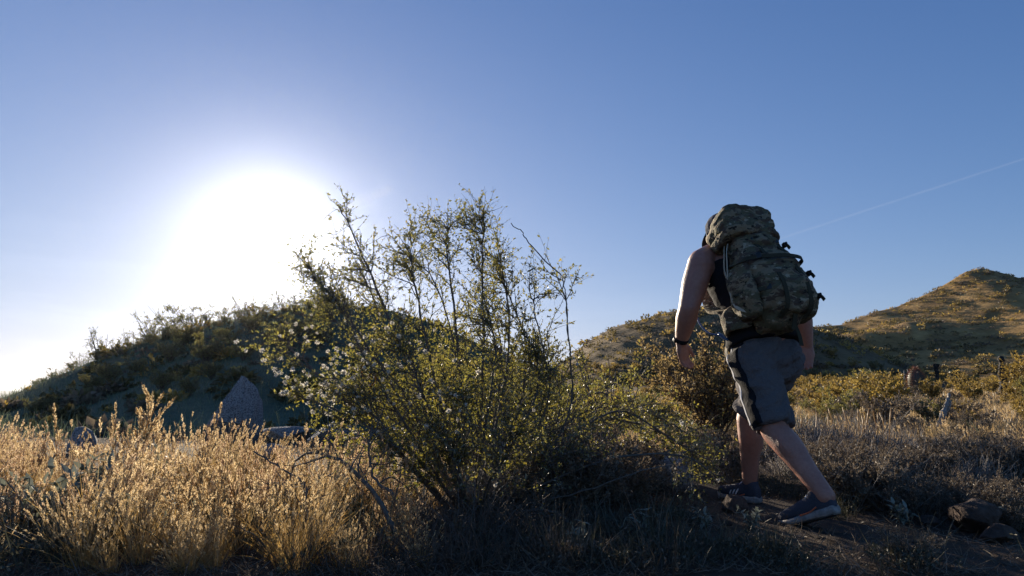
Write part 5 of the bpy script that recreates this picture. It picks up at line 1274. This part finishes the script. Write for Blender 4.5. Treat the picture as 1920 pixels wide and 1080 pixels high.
# ------------------------------------------------------------------ ground litter, one mass
mb = MB(); n = 26000
y = 2.2 + 9 * rng.random(n) ** 1.8; u = -200 + 2300 * rng.random(n); x = (u - 960) / F_PX * y
keep = np.abs(x - path_x(y)) > .16 * rng.random(n); x, y = x[keep], y[keep]; n = len(x); z = ground_z(x, y) + .004
a = rng.random(n) * 6.283; d = nv(np.stack([np.cos(a), np.sin(a), .25 + .9 * rng.random(n) ** 2], 1)); blades(mb, np.stack([x, y, z], 1), d, .02 + .09 * rng.random(n) ** 2, .0034, rng.normal(size=(n, 3)) * .2, 2)
tag(mb.build('ground_litter', M['litter']), 'dry straw and twig litter covering the ground', 'litter', kind='stuff')
mb = MB(); n = 30000
y = 7.5 + 50 * rng.random(n) ** 1.6; u = 1040 + 1000 * rng.random(n); x = (u - 960) / F_PX * y; z = base_z(x, y)
d = nv(np.stack([rng.normal(size=n) * .35, rng.normal(size=n) * .35, np.ones(n)], 1)); blades(mb, np.stack([x, y, z], 1), d, (.06 + .14 * rng.random(n)) * (1 + y * .012), .004 + y * .0006, rng.normal(size=(n, 3)) * .2, 2)
tag(mb.build('dry_grass', M['grass_straw']), 'thin dry grass over the flat', 'grass', kind='stuff')
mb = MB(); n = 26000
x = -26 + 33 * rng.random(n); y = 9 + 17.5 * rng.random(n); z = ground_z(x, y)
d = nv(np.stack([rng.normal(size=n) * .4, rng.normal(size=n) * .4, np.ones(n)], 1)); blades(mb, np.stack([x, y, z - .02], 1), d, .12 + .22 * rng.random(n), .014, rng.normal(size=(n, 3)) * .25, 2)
tag(mb.build('knoll_grass', M['veiled_knoll_blade']), 'short dull grass covering the knoll', 'grass', kind='stuff')

# ------------------------------------------------------------------ contrails
for (u0, v0, u1, v1, Y0, Y1, r, lab) in ((1400, 468, 2050, 255, 26000, 20000, 42, 'long thin contrail crossing the blue sky'), (645, 392, 735, 352, 24000, 24000, 170, 'short bright contrail streak beside the sun')):
    a, b = P(u0, v0, Y0), P(u1, v1, Y1); mb = MB(); pts = np.linspace(a, b, 30); pts += rng.normal(size=pts.shape) * r * .15
    o = mb; tube(mb, pts, r * (1 + .4 * np.sin(np.linspace(0, math.pi, 30))), 12, cap=False); tag(mb.build('contrail', M['wisp_ice' if r > 100 else 'contrail_ice']), lab, 'contrail')

# ------------------------------------------------------------------ haze
t = NT('haze_air'); pv = t.node('ShaderNodeVolumePrincipled'); pv.inputs['Density'].default_value = 4.5e-5; pv.inputs['Anisotropy'].default_value = 0.86
pv.inputs['Color'].default_value = (0.86, 0.92, 1.0, 1); t.link(pv.outputs[0], t.out.inputs['Volume'])
mb = MB(); x0, x1, y0, y1, z0, z1 = -12500, 12500, -12500, 12500, -40, 76
mb.add([(x, y, z) for x in (x0, x1) for y in (y0, y1) for z in (z0, z1)], [(0, 1, 3, 2), (4, 6, 7, 5), (0, 4, 5, 1), (2, 3, 7, 6), (0, 2, 6, 4), (1, 5, 7, 3)])
tag(mb.build('haze', t.m, smooth=False), 'thin bluish haze in the air', 'haze', kind='stuff')
